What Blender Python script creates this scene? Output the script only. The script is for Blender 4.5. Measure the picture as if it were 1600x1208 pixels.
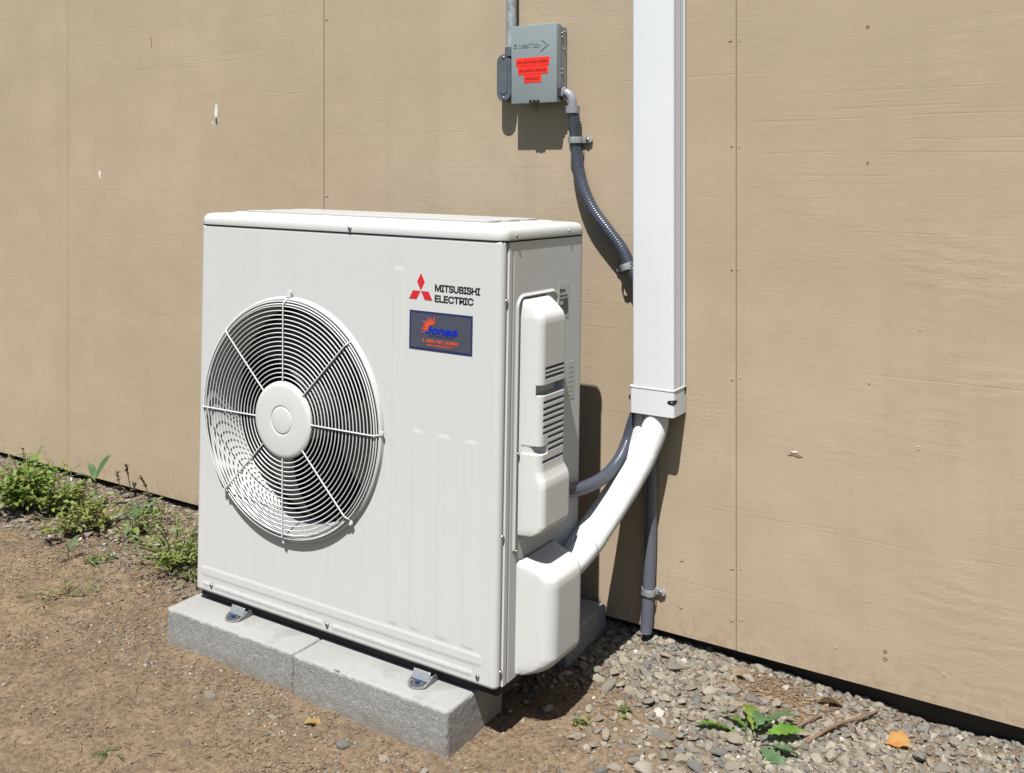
import bpy, bmesh, math, random
import numpy as np
from mathutils import Vector, Matrix, Euler
random.seed(7); rng = np.random.default_rng(7)
for o in list(bpy.data.objects): bpy.data.objects.remove(o)
S = bpy.context.scene
C = S.collection
R = math.radians

# ------------------------------------------------------------------ camera, sky, sun, exposure
cam = bpy.data.cameras.new('camera'); camo = bpy.data.objects.new('camera', cam); C.objects.link(camo)
cam.sensor_width = 36.0; cam.lens = 34.51; cam.shift_y = -0.2079; cam.clip_start = 0.02; cam.clip_end = 500
camo.location = (1.9612, -2.0799, 0.9716); camo.rotation_euler = (R(90), 0, 0.56673)
S.camera = camo
S.render.resolution_x = 1024; S.render.resolution_y = 773
SUN_DIR = Vector((-0.28, 1.0, -2.09)).normalized()
w = bpy.data.worlds.new('World'); S.world = w; w.use_nodes = True
nt = w.node_tree; sky = nt.nodes.new('ShaderNodeTexSky'); sky.sky_type = 'NISHITA'; sky.sun_disc = False
sky.sun_elevation = math.asin(-SUN_DIR.z); sky.sun_rotation = math.atan2(-SUN_DIR.x, -SUN_DIR.y)
nt.links.new(sky.outputs[0], nt.nodes['Background'].inputs[0]); nt.nodes['Background'].inputs[1].default_value = 0.05
sl = bpy.data.lights.new('sun', 'SUN'); sl.energy = 5.0; sl.angle = R(0.53); sl.color = (1.0, 0.985, 0.955)
so = bpy.data.objects.new('sun', sl); C.objects.link(so); so.rotation_euler = SUN_DIR.to_track_quat('-Z', 'Y').to_euler()
so.location = (2, -4, 8)
S.view_settings.view_transform = 'Standard'; S.view_settings.look = 'None'
S.view_settings.gamma = 1.0; S.view_settings.exposure = 0.48
S.cycles.diffuse_bounces = 1; S.cycles.sample_clamp_indirect = 0.10; S.cycles.max_bounces = 8

# ------------------------------------------------------------------ material helpers
def nmat(name):
    m = bpy.data.materials.new(name); m.use_nodes = True
    return m, m.node_tree, m.node_tree.nodes['Principled BSDF']
def N(t, kind, **kw):
    n = t.nodes.new(kind)
    for k, v in kw.items():
        if k in n.inputs.keys(): n.inputs[k].default_value = v
        else: setattr(n, k, v)
    return n
def math_n(t, op, a, b=None, clamp=False):
    n = t.nodes.new('ShaderNodeMath'); n.operation = op; n.use_clamp = clamp
    for i, v in enumerate((a, b)):
        if v is None: continue
        if isinstance(v, (int, float)): n.inputs[i].default_value = v
        else: t.links.new(v, n.inputs[i])
    return n.outputs[0]
def mix_c(t, fac, a, b, mode='MIX'):
    n = t.nodes.new('ShaderNodeMix'); n.data_type = 'RGBA'; n.blend_type = mode
    for s, v in ((0, fac), (6, a), (7, b)):
        if hasattr(v, 'links') or hasattr(v, 'is_linked'): t.links.new(v, n.inputs[s])
        elif s == 0: n.inputs[0].default_value = v
        else: n.inputs[s].default_value = tuple(v) + ((1,) if len(v) == 3 else ())
    return n.outputs[2]
def ramp(t, fac, stops):
    n = t.nodes.new('ShaderNodeValToRGB'); t.links.new(fac, n.inputs[0]); e = n.color_ramp.elements
    while len(e) < len(stops): e.new(0.5)
    for i, (p, c) in enumerate(stops):
        e[i].position = p; e[i].color = (c, c, c, 1) if isinstance(c, (int, float)) else tuple(c) + (1,)
    return n.outputs[0]
def coords(t, kind='Object', scale=(1, 1, 1), rot=(0, 0, 0), loc=(0, 0, 0)):
    if kind == 'World': src = t.nodes.new('ShaderNodeNewGeometry').outputs['Position']
    else: src = t.nodes.new('ShaderNodeTexCoord').outputs[kind]
    mp = t.nodes.new('ShaderNodeMapping'); mp.inputs['Scale'].default_value = scale
    mp.inputs['Rotation'].default_value = rot; mp.inputs['Location'].default_value = loc
    t.links.new(src, mp.inputs[0]); return mp.outputs[0]
def noise(t, vec, scale, detail=4, rough=0.55, dist=0.0):
    n = N(t, 'ShaderNodeTexNoise', Scale=scale, Detail=detail, Roughness=rough, Distortion=dist)
    t.links.new(vec, n.inputs['Vector']); return n.outputs['Fac']
def bump(t, bsdf, h, strength=0.3, dist=0.002, prev=None):
    b = N(t, 'ShaderNodeBump', Strength=strength, Distance=dist); t.links.new(h, b.inputs['Height'])
    if prev is not None: t.links.new(prev, b.inputs['Normal'])
    t.links.new(b.outputs[0], bsdf.inputs['Normal']); return b.outputs[0]
def simple(name, col, rough=0.5, metal=0.0, var=0.0, vscale=8.0, bs=0.0, bscale=200.0, coat=0.0, spec=0.5, kind='Object'):
    m, t, b = nmat(name)
    b.inputs['Base Color'].default_value = tuple(col) + (1,); b.inputs['Roughness'].default_value = rough
    b.inputs['Metallic'].default_value = metal; b.inputs['Coat Weight'].default_value = coat
    b.inputs['Specular IOR Level'].default_value = spec
    v = coords(t, kind)
    n1 = noise(t, v, vscale, 5)
    if var > 0:
        f = ramp(t, n1, [(0.3, 1 - var), (0.7, 1 + var * 0.5)])
        t.links.new(mix_c(t, 1.0, col, f, 'MULTIPLY'), b.inputs['Base Color'])
        t.links.new(math_n(t, 'ADD', math_n(t, 'MULTIPLY', n1, 0.16), rough - 0.08), b.inputs['Roughness'])
    if bs > 0: bump(t, b, noise(t, v, bscale, 3), bs, 0.001)
    return m

# wall paint : brushed rough plywood, horizontal grain, cracks near the sill
def wall_mat():
    m, t, b = nmat('tan_painted_plywood')
    W = lambda s, r=(0, 0, 0), l=(0, 0, 0): coords(t, 'World', s, r, l)
    big = noise(t, W((1, 1, 1)), 1.3, 4)
    mid = noise(t, W((1, 1, 1)), 7.0, 4)
    col = mix_c(t, ramp(t, big, [(0.35, 0.0), (0.65, 1.0)]), (0.425, 0.339, 0.234), (0.476, 0.383, 0.269))
    col = mix_c(t, ramp(t, mid, [(0.40, 0.0), (0.72, 0.55)]), col, (0.400, 0.318, 0.216))
    drip = noise(t, W((9, 1, 0.7), l=(2, 0, 5)), 1.0, 4, 0.6)
    col = mix_c(t, ramp(t, drip, [(0.55, 0.0), (0.72, 0.35)]), col, (0.375, 0.298, 0.205))
    col = mix_c(t, ramp(t, noise(t, W((2.5, 1, 3.5), l=(7, 0, 2)), 1.0, 5, 0.65), [(0.55, 0.0), (0.70, 0.40)]), col, (0.50, 0.405, 0.285))
    grain = noise(t, W((5, 1, 150)), 1.0, 5, 0.6, 0.4)
    fineg = noise(t, W((22, 1, 420)), 1.0, 3, 0.6)
    lines = noise(t, W((0.9, 1, 55)), 1.0, 2, 0.5, 0.15)
    line_m = ramp(t, lines, [(0.655, 0.0), (0.68, 1.0), (0.70, 0.0)])
    patch = ramp(t, noise(t, W((3.2, 1, 5.5), l=(3, 0, 1)), 1.0, 3), [(0.47, 0.0), (0.66, 1.0)])
    rough_p = noise(t, W((60, 1, 130)), 1.0, 4, 0.7, 0.6)
    # knotty, swirling grain on the right-hand panels
    sx = t.nodes.new('ShaderNodeSeparateXYZ'); t.links.new(t.nodes.new('ShaderNodeNewGeometry').outputs['Position'], sx.inputs[0])
    X, Z = sx.outputs['X'], sx.outputs['Z']
    kn = N(t, 'ShaderNodeTexWave', wave_type='RINGS', rings_direction='Y', Scale=5.5, Distortion=7.0, Detail=3.0)
    kn.inputs['Detail Scale'].default_value = 1.6
    t.links.new(W((1.0, 1, 1.9), l=(-1.72, 0, -1.85)), kn.inputs['Vector'])
    rightm = math_n(t, 'MULTIPLY', math_n(t, 'SUBTRACT', X, 1.25), 2.2, True)
    knm = math_n(t, 'MULTIPLY', kn.outputs['Fac'], math_n(t, 'MULTIPLY', rightm, patch))
    # vertical checks low on the boards
    lowm = math_n(t, 'MULTIPLY', math_n(t, 'SUBTRACT', 0.22, Z), 4.0, True)
    lowm = math_n(t, 'MULTIPLY', lowm, math_n(t, 'MULTIPLY', math_n(t, 'SUBTRACT', X, 0.6), 2.0, True))
    ck = noise(t, W((95, 1, 5.5)), 1.0, 3, 0.6)
    ckm = math_n(t, 'MULTIPLY', ramp(t, ck, [(0.655, 0.0), (0.70, 1.0)]), lowm)
    gm = ramp(t, grain, [(0.60, 0.0), (0.72, 1.0)])
    # thin rubbed grain lines show a darker undercoat
    dark = math_n(t, 'MULTIPLY', gm, 0.08)
    dark = math_n(t, 'ADD', dark, math_n(t, 'MULTIPLY', ckm, 0.30))
    dark = math_n(t, 'ADD', dark, math_n(t, 'MULTIPLY', line_m, 0.05), True)
    col = mix_c(t, dark, col, (0.20, 0.145, 0.09))
    pink = math_n(t, 'MULTIPLY', math_n(t, 'MULTIPLY', lowm, 0.45), ramp(t, mid, [(0.4, 0.2), (0.6, 1.0)]))
    col = mix_c(t, pink, col, (0.440, 0.330, 0.235))
    spl = math_n(t, 'MULTIPLY', math_n(t, 'MULTIPLY', math_n(t, 'SUBTRACT', 0.02, Z), 9.0, True), ramp(t, noise(t, W((38, 1, 38)), 1.0, 5, 0.7), [(0.45, 0.0), (0.68, 0.8)]))
    col = mix_c(t, spl, col, (0.30, 0.22, 0.145))
    t.links.new(col, b.inputs['Base Color'])
    b.inputs['Roughness'].default_value = 0.62; b.inputs['Specular IOR Level'].default_value = 0.3
    n = bump(t, b, fineg, 0.10, 0.0012)
    n = bump(t, b, grain, 0.10, 0.0025, n)
    n = bump(t, b, math_n(t, 'MULTIPLY', rough_p, patch), 0.36, 0.0022, n)
    n = bump(t, b, knm, 0.10, 0.003, n)
    n = bump(t, b, math_n(t, 'ADD', ckm, math_n(t, 'MULTIPLY', line_m, 0.6)), 0.24, -0.0014, n)
    n = bump(t, b, mid, 0.09, 0.008, n)
    return m
M_WALL = wall_mat()
def ground_mat():
    m, t, b = nmat('dry_dirt')
    W = lambda s, l=(0, 0, 0): coords(t, 'World', (s, s, s), (0, 0, 0), l)
    a = noise(t, W(2.2), 1.0, 5); c = noise(t, W(14), 1.0, 5, 0.65); d = noise(t, W(90), 1.0, 4, 0.7); e = noise(t, W(320), 1.0, 3, 0.7)
    col = mix_c(t, ramp(t, a, [(0.35, 0.0), (0.65, 1.0)]), (0.222, 0.158, 0.098), (0.300, 0.217, 0.138))
    col = mix_c(t, ramp(t, c, [(0.38, 0.75), (0.62, 0.0)]), col, (0.150, 0.110, 0.072))
    col = mix_c(t, ramp(t, d, [(0.40, 0.62), (0.54, 0.0)]), col, (0.092, 0.062, 0.040))
    col = mix_c(t, ramp(t, noise(t, W(48, (4, 2, 1)), 1.0, 4, 0.7), [(0.56, 0.0), (0.68, 0.55)]), col, (0.31, 0.232, 0.158))
    col = mix_c(t, ramp(t, e, [(0.60, 0.0), (0.72, 0.6)]), col, (0.36, 0.29, 0.21))
    at = N(t, 'ShaderNodeAttribute', attribute_name='gravel')
    col = mix_c(t, math_n(t, 'MULTIPLY', at.outputs['Fac'], 0.8), col, (0.165, 0.132, 0.098))
    lw = N(t, 'ShaderNodeAttribute', attribute_name='unseen_dark_ground')
    col = mix_c(t, lw.outputs['Fac'], col, mix_c(t, c, (0.028, 0.040, 0.014), (0.050, 0.062, 0.026)))  # dark colour of the unseen outer ground, dims its bounce light
    t.links.new(col, b.inputs['Base Color']); b.inputs['Roughness'].default_value = 0.95; b.inputs['Specular IOR Level'].default_value = 0.15
    n = bump(t, b, c, 0.7, 0.014); n = bump(t, b, d, 0.9, 0.007, n); bump(t, b, e, 0.8, 0.0022, n)
    return m
M_GROUND = ground_mat()
def stone_mat(per_object):
    m, t, b = nmat('stone_single' if per_object else 'stone_scatter')
    if per_object:
        rnd = t.nodes.new('ShaderNodeObjectInfo').outputs['Random']
        n = t.nodes.new('ShaderNodeValToRGB'); t.links.new(rnd, n.inputs[0]); e = n.color_ramp.elements
        cs = [(0.0, (0.190, 0.168, 0.134)), (0.18, (0.225, 0.195, 0.152)), (0.36, (0.250, 0.212, 0.162)), (0.52, (0.180, 0.165, 0.136)), (0.68, (0.275, 0.240, 0.188)), (0.84, (0.135, 0.130, 0.122)), (0.91, (0.31, 0.275, 0.225)), (0.972, (0.48, 0.44, 0.38))]
        while len(e) < len(cs): e.new(0.5)
        for i, (p, c) in enumerate(cs): e[i].position = p; e[i].color = c + (1,)
        n.color_ramp.interpolation = 'CONSTANT'; col = n.outputs[0]
    else:
        col = N(t, 'ShaderNodeVertexColor', layer_name='tint').outputs['Color']
    v = coords(t, 'Object' if per_object else 'World')
    n1 = noise(t, v, 140, 5, 0.7); n2 = noise(t, v, 700, 3, 0.7)
    col = mix_c(t, 1.0, col, ramp(t, n1, [(0.3, 0.72), (0.7, 1.22)]), 'MULTIPLY')
    col = mix_c(t, ramp(t, n2, [(0.5, 0.0), (0.75, 0.35)]), col, (0.30, 0.25, 0.19))
    t.links.new(col, b.inputs['Base Color']); b.inputs['Roughness'].default_value = 0.88; b.inputs['Specular IOR Level'].default_value = 0.25
    n = bump(t, b, n1, 0.4, 0.002); bump(t, b, n2, 0.4, 0.0006, n)
    return m
M_STONE1 = stone_mat(True); M_STONE = stone_mat(False)
def concrete_mat():
    m, t, b = nmat('concrete_block')
    v = coords(t, 'Object')
    a = noise(t, v, 5, 5); c = noise(t, v, 160, 3, 0.7); d = noise(t, v, 420, 3, 0.75)
    vo = N(t, 'ShaderNodeTexVoronoi', Scale=260.0); t.links.new(v, vo.inputs['Vector'])
    col = mix_c(t, ramp(t, a, [(0.35, 0.0), (0.65, 1.0)]), (0.315, 0.312, 0.300), (0.365, 0.360, 0.342))
    g = t.nodes.new('ShaderNodeNewGeometry'); tc = t.nodes.new('ShaderNodeTexCoord'); sp = t.nodes.new('ShaderNodeSeparateXYZ')
    t.links.new(tc.outputs['Normal'], sp.inputs[0])
    side = math_n(t, 'SUBTRACT', 1.0, math_n(t, 'ABSOLUTE', sp.outputs['Z']), True)
    side = math_n(t, 'ADD', math_n(t, 'MULTIPLY', side, 0.78), 0.22)
    pit = ramp(t, d, [(0.40, 1.0), (0.52, 0.0)])
    col = mix_c(t, math_n(t, 'MULTIPLY', math_n(t, 'MULTIPLY', pit, side), 0.62), col, (0.12, 0.118, 0.112))
    col = mix_c(t, math_n(t, 'MULTIPLY', ramp(t, vo.outputs['Color'], [(0.70, 0.0), (0.9, 1.0)]), math_n(t, 'MULTIPLY', side, 0.5)), col, (0.55, 0.54, 0.51))
    # soil splashed on the lowest centimetres
    sp2 = t.nodes.new('ShaderNodeSeparateXYZ'); t.links.new(tc.outputs['Object'], sp2.inputs[0])
    dirt = math_n(t, 'MULTIPLY', math_n(t, 'MULTIPLY', math_n(t, 'SUBTRACT', -0.045, sp2.outputs['Z']), 22.0, True), ramp(t, noise(t, v, 22, 5, 0.65), [(0.36, 0.0), (0.66, 0.8)]))
    col = mix_c(t, dirt, col, (0.25, 0.19, 0.125))
    stain = ramp(t, noise(t, v, 11, 5, 0.6), [(0.52, 0.0), (0.66, 0.45)])
    col = mix_c(t, stain, col, (0.215, 0.205, 0.185))
    t.links.new(col, b.inputs['Base Color']); b.inputs['Roughness'].default_value = 0.95; b.inputs['Specular IOR Level'].default_value = 0.2
    hs = math_n(t, 'MULTIPLY', d, side); n = bump(t, b, hs, 0.9, 0.003); bump(t, b, c, 0.25, 0.002, n)
    return m
M_BLOCK = concrete_mat()
M_PAINT = simple('ivory_powder_coat', (0.622, 0.618, 0.598), 0.30, var=0.015, vscale=6, bs=0.03, bscale=420, spec=0.5)
def dust(m, base, z0, k):
    t = m.node_tree; b = t.nodes['Principled BSDF']; v = coords(t, 'Object'); sp = t.nodes.new('ShaderNodeSeparateXYZ'); t.links.new(t.nodes.new('ShaderNodeTexCoord').outputs['Object'], sp.inputs[0])
    f = math_n(t, 'MULTIPLY', math_n(t, 'SUBTRACT', z0, sp.outputs['Z']), 9.0, True)
    f = math_n(t, 'MULTIPLY', f, ramp(t, noise(t, v, 55, 5, 0.7), [(0.46, 0.0), (0.70, k)]))
    st_ = math_n(t, 'MULTIPLY', ramp(t, noise(t, coords(t, 'Object', (45, 45, 1.6)), 1.0, 3), [(0.55, 0.0), (0.75, 1.0)]), 0.05)
    f = math_n(t, 'ADD', f, st_, True)
    src = b.inputs['Base Color'].links[0].from_socket
    t.links.new(mix_c(t, f, src, (0.36, 0.30, 0.22)), b.inputs['Base Color'])
dust(M_PAINT, None, 0.10, 0.30)
M_PLAST = simple('ivory_plastic', (0.645, 0.639, 0.618), 0.34, var=0.015, vscale=9, bs=0.05, bscale=500)
M_WIRE = simple('ivory_wire', (0.68, 0.678, 0.660), 0.28)
M_PVC = simple('white_pvc', (0.735, 0.740, 0.750), 0.36, var=0.02, vscale=5)
M_BLACK = simple('black_for_shade', (0.010, 0.009, 0.008), 0.8, var=0.1)  # black that stands in for shade in gaps, slots and the interior
M_COIL = simple('dark_coil', (0.018, 0.017, 0.016), 0.55, 0.3, var=0.2, vscale=40)
M_FAN = simple('fan_plastic', (0.060, 0.058, 0.054), 0.45, var=0.06)
M_STEEL = simple('zinc_steel', (0.60, 0.61, 0.61), 0.38, 0.75, var=0.12, vscale=60)
M_SCREW = simple('screw_steel', (0.42, 0.42, 0.42), 0.32, 1.0, var=0.1, vscale=80)
def galv():
    m, t, b = nmat('galvanised_pipe'); v = coords(t, 'Object')
    a = noise(t, v, 45, 5, 0.7); c = noise(t, coords(t, 'Object', (1, 1, .25)), 60, 3)
    col = mix_c(t, ramp(t, a, [(0.40, 0.0), (0.62, 1.0)]), (0.30, 0.33, 0.34), (0.58, 0.60, 0.60))
    col = mix_c(t, ramp(t, c, [(0.66, 0.0), (0.75, 0.8)]), col, (0.10, 0.10, 0.10))
    t.links.new(col, b.inputs['Base Color']); b.inputs['Metallic'].default_value = 0.45
    t.links.new(ramp(t, a, [(0.3, 0.55), (0.7, 0.35)]), b.inputs['Roughness']); return m
M_GALV = galv()
M_DIECAST = simple('die_cast_grey', (0.15, 0.165, 0.19), 0.36, 0.35, var=0.15, vscale=30)
M_BOXGREY = simple('grey_enamel', (0.258, 0.294, 0.300), 0.38, var=0.03, vscale=12, bs=0.04, bscale=300)
M_RED = simple('fluorescent_red_tape', (0.90, 0.035, 0.018), 0.45, var=0.03)
M_INK = simple('black_ink', (0.012, 0.012, 0.013), 0.45)
M_FADEINK = simple('faded_ink', (0.16, 0.012, 0.010), 0.5)
M_REDLOGO = simple('red_vinyl', (0.62, 0.022, 0.035), 0.4)
M_NAVY = simple('navy_vinyl', (0.028, 0.034, 0.115), 0.35)
M_SLATE = simple('slate_vinyl', (0.072, 0.078, 0.105), 0.35, var=0.08, vscale=14)
M_BLUE = simple('blue_vinyl', (0.006, 0.022, 0.42), 0.4)
M_ORANGE = simple('orange_vinyl', (0.72, 0.085, 0.02), 0.4)
M_BOLT = simple('blue_anchor_bolt', (0.02, 0.055, 0.22), 0.35, 0.4)
M_HOSE = simple('slate_flexible_conduit', (0.058, 0.066, 0.088), 0.28, var=0.06, vscale=30)
M_HOSE2 = simple('grey_flexible_conduit', (0.125, 0.132, 0.165), 0.45, var=0.08, vscale=30)
M_CONN = simple('grey_connector', (0.27, 0.27, 0.30), 0.40, var=0.04)
M_DKPLAST = simple('charcoal_plastic', (0.045, 0.045, 0.055), 0.4)
M_PAPER = simple('paper_label', (0.55, 0.55, 0.52), 0.6, var=0.03)
M_FAINT = simple('faint_print', (0.36, 0.36, 0.35), 0.6)
M_LABELDK = simple('dark_label', (0.055, 0.055, 0.050), 0.5, var=0.1)
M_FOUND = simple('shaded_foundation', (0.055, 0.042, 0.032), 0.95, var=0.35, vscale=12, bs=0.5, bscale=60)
def pipe_mat():
    m, t, b = nmat('white_pipe_insulation'); v = coords(t, 'Object')
    b.inputs['Base Color'].default_value = (0.86, 0.86, 0.85, 1); b.inputs['Roughness'].default_value = 0.7
    n1 = noise(t, v, 45, 4); n2 = noise(t, coords(t, 'Object', (260, 260, 260)), 1.0, 3)
    t.links.new(mix_c(t, 1.0, (0.86, 0.86, 0.85), ramp(t, n1, [(0.3, 0.93), (0.7, 1.02)]), 'MULTIPLY'), b.inputs['Base Color'])
    n = bump(t, b, n1, 0.2, 0.004); bump(t, b, n2, 0.5, 0.0012, n); return m
M_PIPE = pipe_mat()
def leaf_mat(name, c1, c2, scale=30):
    m, t, b = nmat(name); v = coords(t, 'World')
    n1 = noise(t, v, scale, 4)
    t.links.new(mix_c(t, ramp(t, n1, [(0.35, 0.0), (0.65, 1.0)]), c1, c2), b.inputs['Base Color'])
    b.inputs['Roughness'].default_value = 0.5; b.inputs['Specular IOR Level'].default_value = 0.35
    tr = t.nodes.new('ShaderNodeBsdfTranslucent'); t.links.new(mix_c(t, n1, c1, c2), tr.inputs[0])
    ms = t.nodes.new('ShaderNodeMixShader'); ms.inputs[0].default_value = 0.35
    t.links.new(b.outputs[0], ms.inputs[1]); t.links.new(tr.outputs[0], ms.inputs[2])
    t.links.new(ms.outputs[0], t.nodes['Material Output'].inputs[0])
    bump(t, b, noise(t, v, 260, 3), 0.3, 0.001); return m
M_LEAF = leaf_mat('fresh_leaf', (0.135, 0.205, 0.035), (0.265, 0.350, 0.085))
M_LEAF2 = leaf_mat('yellowing_leaf', (0.17, 0.22, 0.05), (0.33, 0.31, 0.10))
M_LEAF3 = leaf_mat('blue_green_leaf', (0.085, 0.155, 0.062), (0.150, 0.240, 0.115))
M_LEAF4 = leaf_mat('grass_green_leaf', (0.085, 0.19, 0.025), (0.165, 0.32, 0.050))
M_STEM = leaf_mat('pale_stem', (0.14, 0.17, 0.06), (0.22, 0.22, 0.10))
M_DRYST = leaf_mat('dry_stalk', (0.10, 0.10, 0.045), (0.17, 0.13, 0.075))
M_DRYLEAF = leaf_mat('dry_brown_leaf', (0.20, 0.13, 0.075), (0.30, 0.22, 0.14))
M_ORLEAF = leaf_mat('orange_leaf', (0.50, 0.20, 0.04), (0.55, 0.34, 0.12), 60)
M_YELEAF = leaf_mat('yellow_leaf', (0.42, 0.28, 0.08), (0.36, 0.24, 0.09), 60)
M_TWIG = simple('brown_twig', (0.17, 0.105, 0.062), 0.8, var=0.35, vscale=50, bs=0.5, bscale=160)
M_STRAW = simple('straw', (0.30, 0.225, 0.135), 0.85, var=0.4, vscale=12, kind='World')
M_CHIP = simple('bare_white_chip', (0.80, 0.76, 0.68), 0.8, var=0.1, vscale=60)
M_BAREWOOD = simple('bare_wood', (0.30, 0.19, 0.11), 0.85, var=0.3, vscale=60)

# ------------------------------------------------------------------ mesh helpers
def mesh(name, V, F, sharp=40):
    me = bpy.data.meshes.new(name); me.from_pydata([tuple(map(float, v)) for v in V], [], [tuple(map(int, f)) for f in F]); me.update()
    if sharp is not None:
        me.shade_smooth(); me.set_sharp_from_angle(angle=R(sharp))
    return me
def obj(name, me, mat, parent=None):
    o = bpy.data.objects.new(name, me); C.objects.link(o)
    if mat is not None and not me.materials: me.materials.append(mat)
    if parent is not None: o.parent = parent
    return o
def tag(o, label=None, cat=None, group=None, kind=None):
    for k, v in (('label', label), ('category', cat), ('group', group), ('kind', kind)):
        if v: o[k] = v
    return o
def empty(name, loc=(0, 0, 0), label=None, cat=None, group=None):
    o = bpy.data.objects.new(name, None); C.objects.link(o); o.location = loc; o.empty_display_size = 0.05
    return tag(o, label, cat, group)
def bm_mesh(name, bm, sharp=40):
    me = bpy.data.meshes.new(name); bm.normal_update(); bm.to_mesh(me); bm.free()
    me.shade_smooth(); me.set_sharp_from_angle(angle=R(sharp)); return me
def box(name, lo, hi, mat, parent=None, bev=0.0, seg=2):
    bm = bmesh.new(); bmesh.ops.create_cube(bm, size=1.0)
    lo, hi = Vector(lo), Vector(hi)
    for v in bm.verts: v.co = Vector(((lo[i] + hi[i]) / 2 + v.co[i] * (hi[i] - lo[i]) for i in range(3)))
    if bev > 0: bmesh.ops.bevel(bm, geom=bm.edges[:], offset=bev, segments=seg, affect='EDGES', profile=0.5)
    return obj(name, bm_mesh(name, bm, 15), mat, parent)
def grid_faces(nr, nc, close=False, keep=None, off=0):
    F = []
    for i in range(nr - 1):
        for j in range(nc if close else nc - 1):
            j2 = (j + 1) % nc
            if keep is None or keep[i, j]: F.append((off + i * nc + j, off + i * nc + j2, off + (i + 1) * nc + j2, off + (i + 1) * nc + j))
    return F
def catmull(P, step=0.004):
    P = [Vector(p) for p in P]; Q = [2 * P[0] - P[1]] + P + [2 * P[-1] - P[-2]]; out = []
    for i in range(1, len(Q) - 2):
        a, b, c, d = Q[i - 1:i + 3]; n = max(2, int((c - b).length / step))
        for k in range(n):
            t = k / n
            out.append(0.5 * ((2 * b) + (c - a) * t + (2 * a - 5 * b + 4 * c - d) * t * t + (3 * b - a - 3 * c + d) * t ** 3))
    out.append(P[-1]); return out
def tube(name, P, r, mat, parent=None, n=16, rib=0.0, period=0.005, step=0.004, smooth=True, rfun=None, raw=False, off=0):
    pts = catmull(P, step) if smooth else [Vector(p) for p in P]
    V, F = [], []; T0 = (pts[1] - pts[0]).normalized()
    up = Vector((0, 0, 1)) if abs(T0.z) < 0.9 else Vector((1, 0, 0))
    U = (up - T0 * up.dot(T0)).normalized(); s = 0.0
    for i, p in enumerate(pts):
        T = (pts[min(i + 1, len(pts) - 1)] - pts[max(i - 1, 0)]).normalized()
        U = (U - T * U.dot(T)).normalized(); B = T.cross(U)
        if i: s += (p - pts[i - 1]).length
        rr = rfun(s) if rfun else r
        if rib: rr += rib * math.sin(2 * math.pi * s / period)
        for k in range(n):
            a = 2 * math.pi * k / n; V.append(p + (U * math.cos(a) + B * math.sin(a)) * rr)
    F = grid_faces(len(pts), n, True, off=off)
    F = [f[::-1] for f in F]
    F.append(tuple(off + k for k in range(n))[::1]); F.append(tuple(off + (len(pts) - 1) * n + k for k in range(n))[::-1])
    if raw: return V, F
    me = mesh(name, V, F, 50); bm = bmesh.new(); bm.from_mesh(me); bmesh.ops.recalc_face_normals(bm, faces=bm.faces); bm.to_mesh(me); bm.free()
    return obj(name, me, mat, parent)
def fixn(me):
    bm = bmesh.new(); bm.from_mesh(me); bmesh.ops.recalc_face_normals(bm, faces=bm.faces); bm.to_mesh(me); bm.free(); return me
def lathe_y(name, prof, cx, cz, mat, parent, n=96, sharp=35):
    # profile of (radius, y) turned about an axis along y through (cx, cz)
    V = []
    for r, y in prof:
        for k in range(n):
            a = 2 * math.pi * k / n; V.append((cx + r * math.cos(a), y, cz + r * math.sin(a)))
    return obj(name, fixn(mesh(name, V, grid_faces(len(prof), n, True), sharp)), mat, parent)
def prism(name, poly, axis, a, b, mat, parent=None, bev=0.0, seg=2):
    # poly of 2D points extruded along axis ('x','y','z') from a to b
    f = {'x': lambda p, t: (t, p[0], p[1]), 'y': lambda p, t: (p[0], t, p[1]), 'z': lambda p, t: (p[0], p[1], t)}[axis]
    bm = bmesh.new(); lo = [bm.verts.new(f(p, a)) for p in poly]; hi = [bm.verts.new(f(p, b)) for p in poly]; n = len(poly)
    bm.faces.new(lo); bm.faces.new(hi[::-1])
    for i in range(n): bm.faces.new((lo[i], hi[i], hi[(i + 1) % n], lo[(i + 1) % n]))
    bmesh.ops.recalc_face_normals(bm, faces=bm.faces)
    if bev > 0:
        es = [e for e in bm.edges if sum(1 for q in e.link_faces if len(q.verts) == n) == 1]
        bmesh.ops.bevel(bm, geom=es, offset=bev, segments=seg, affect='EDGES')
    return obj(name, bm_mesh(name, bm, 22), mat, parent)
def rrect(x0, x1, y0, y1, r, n=6):
    P = []
    for cx, cy, a0 in ((x1 - r, y0 + r, -90), (x1 - r, y1 - r, 0), (x0 + r, y1 - r, 90), (x0 + r, y0 + r, 180)):
        for k in range(n + 1):
            a = R(a0 + 90 * k / n); P.append((cx + r * math.cos(a), cy + r * math.sin(a)))
    return P
try: FONT = bpy.data.fonts.load(bpy.utils.resource_path('LOCAL') + '/datafiles/fonts/Inter.woff2')   # Blender's own interface font
except Exception: FONT = None
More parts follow.
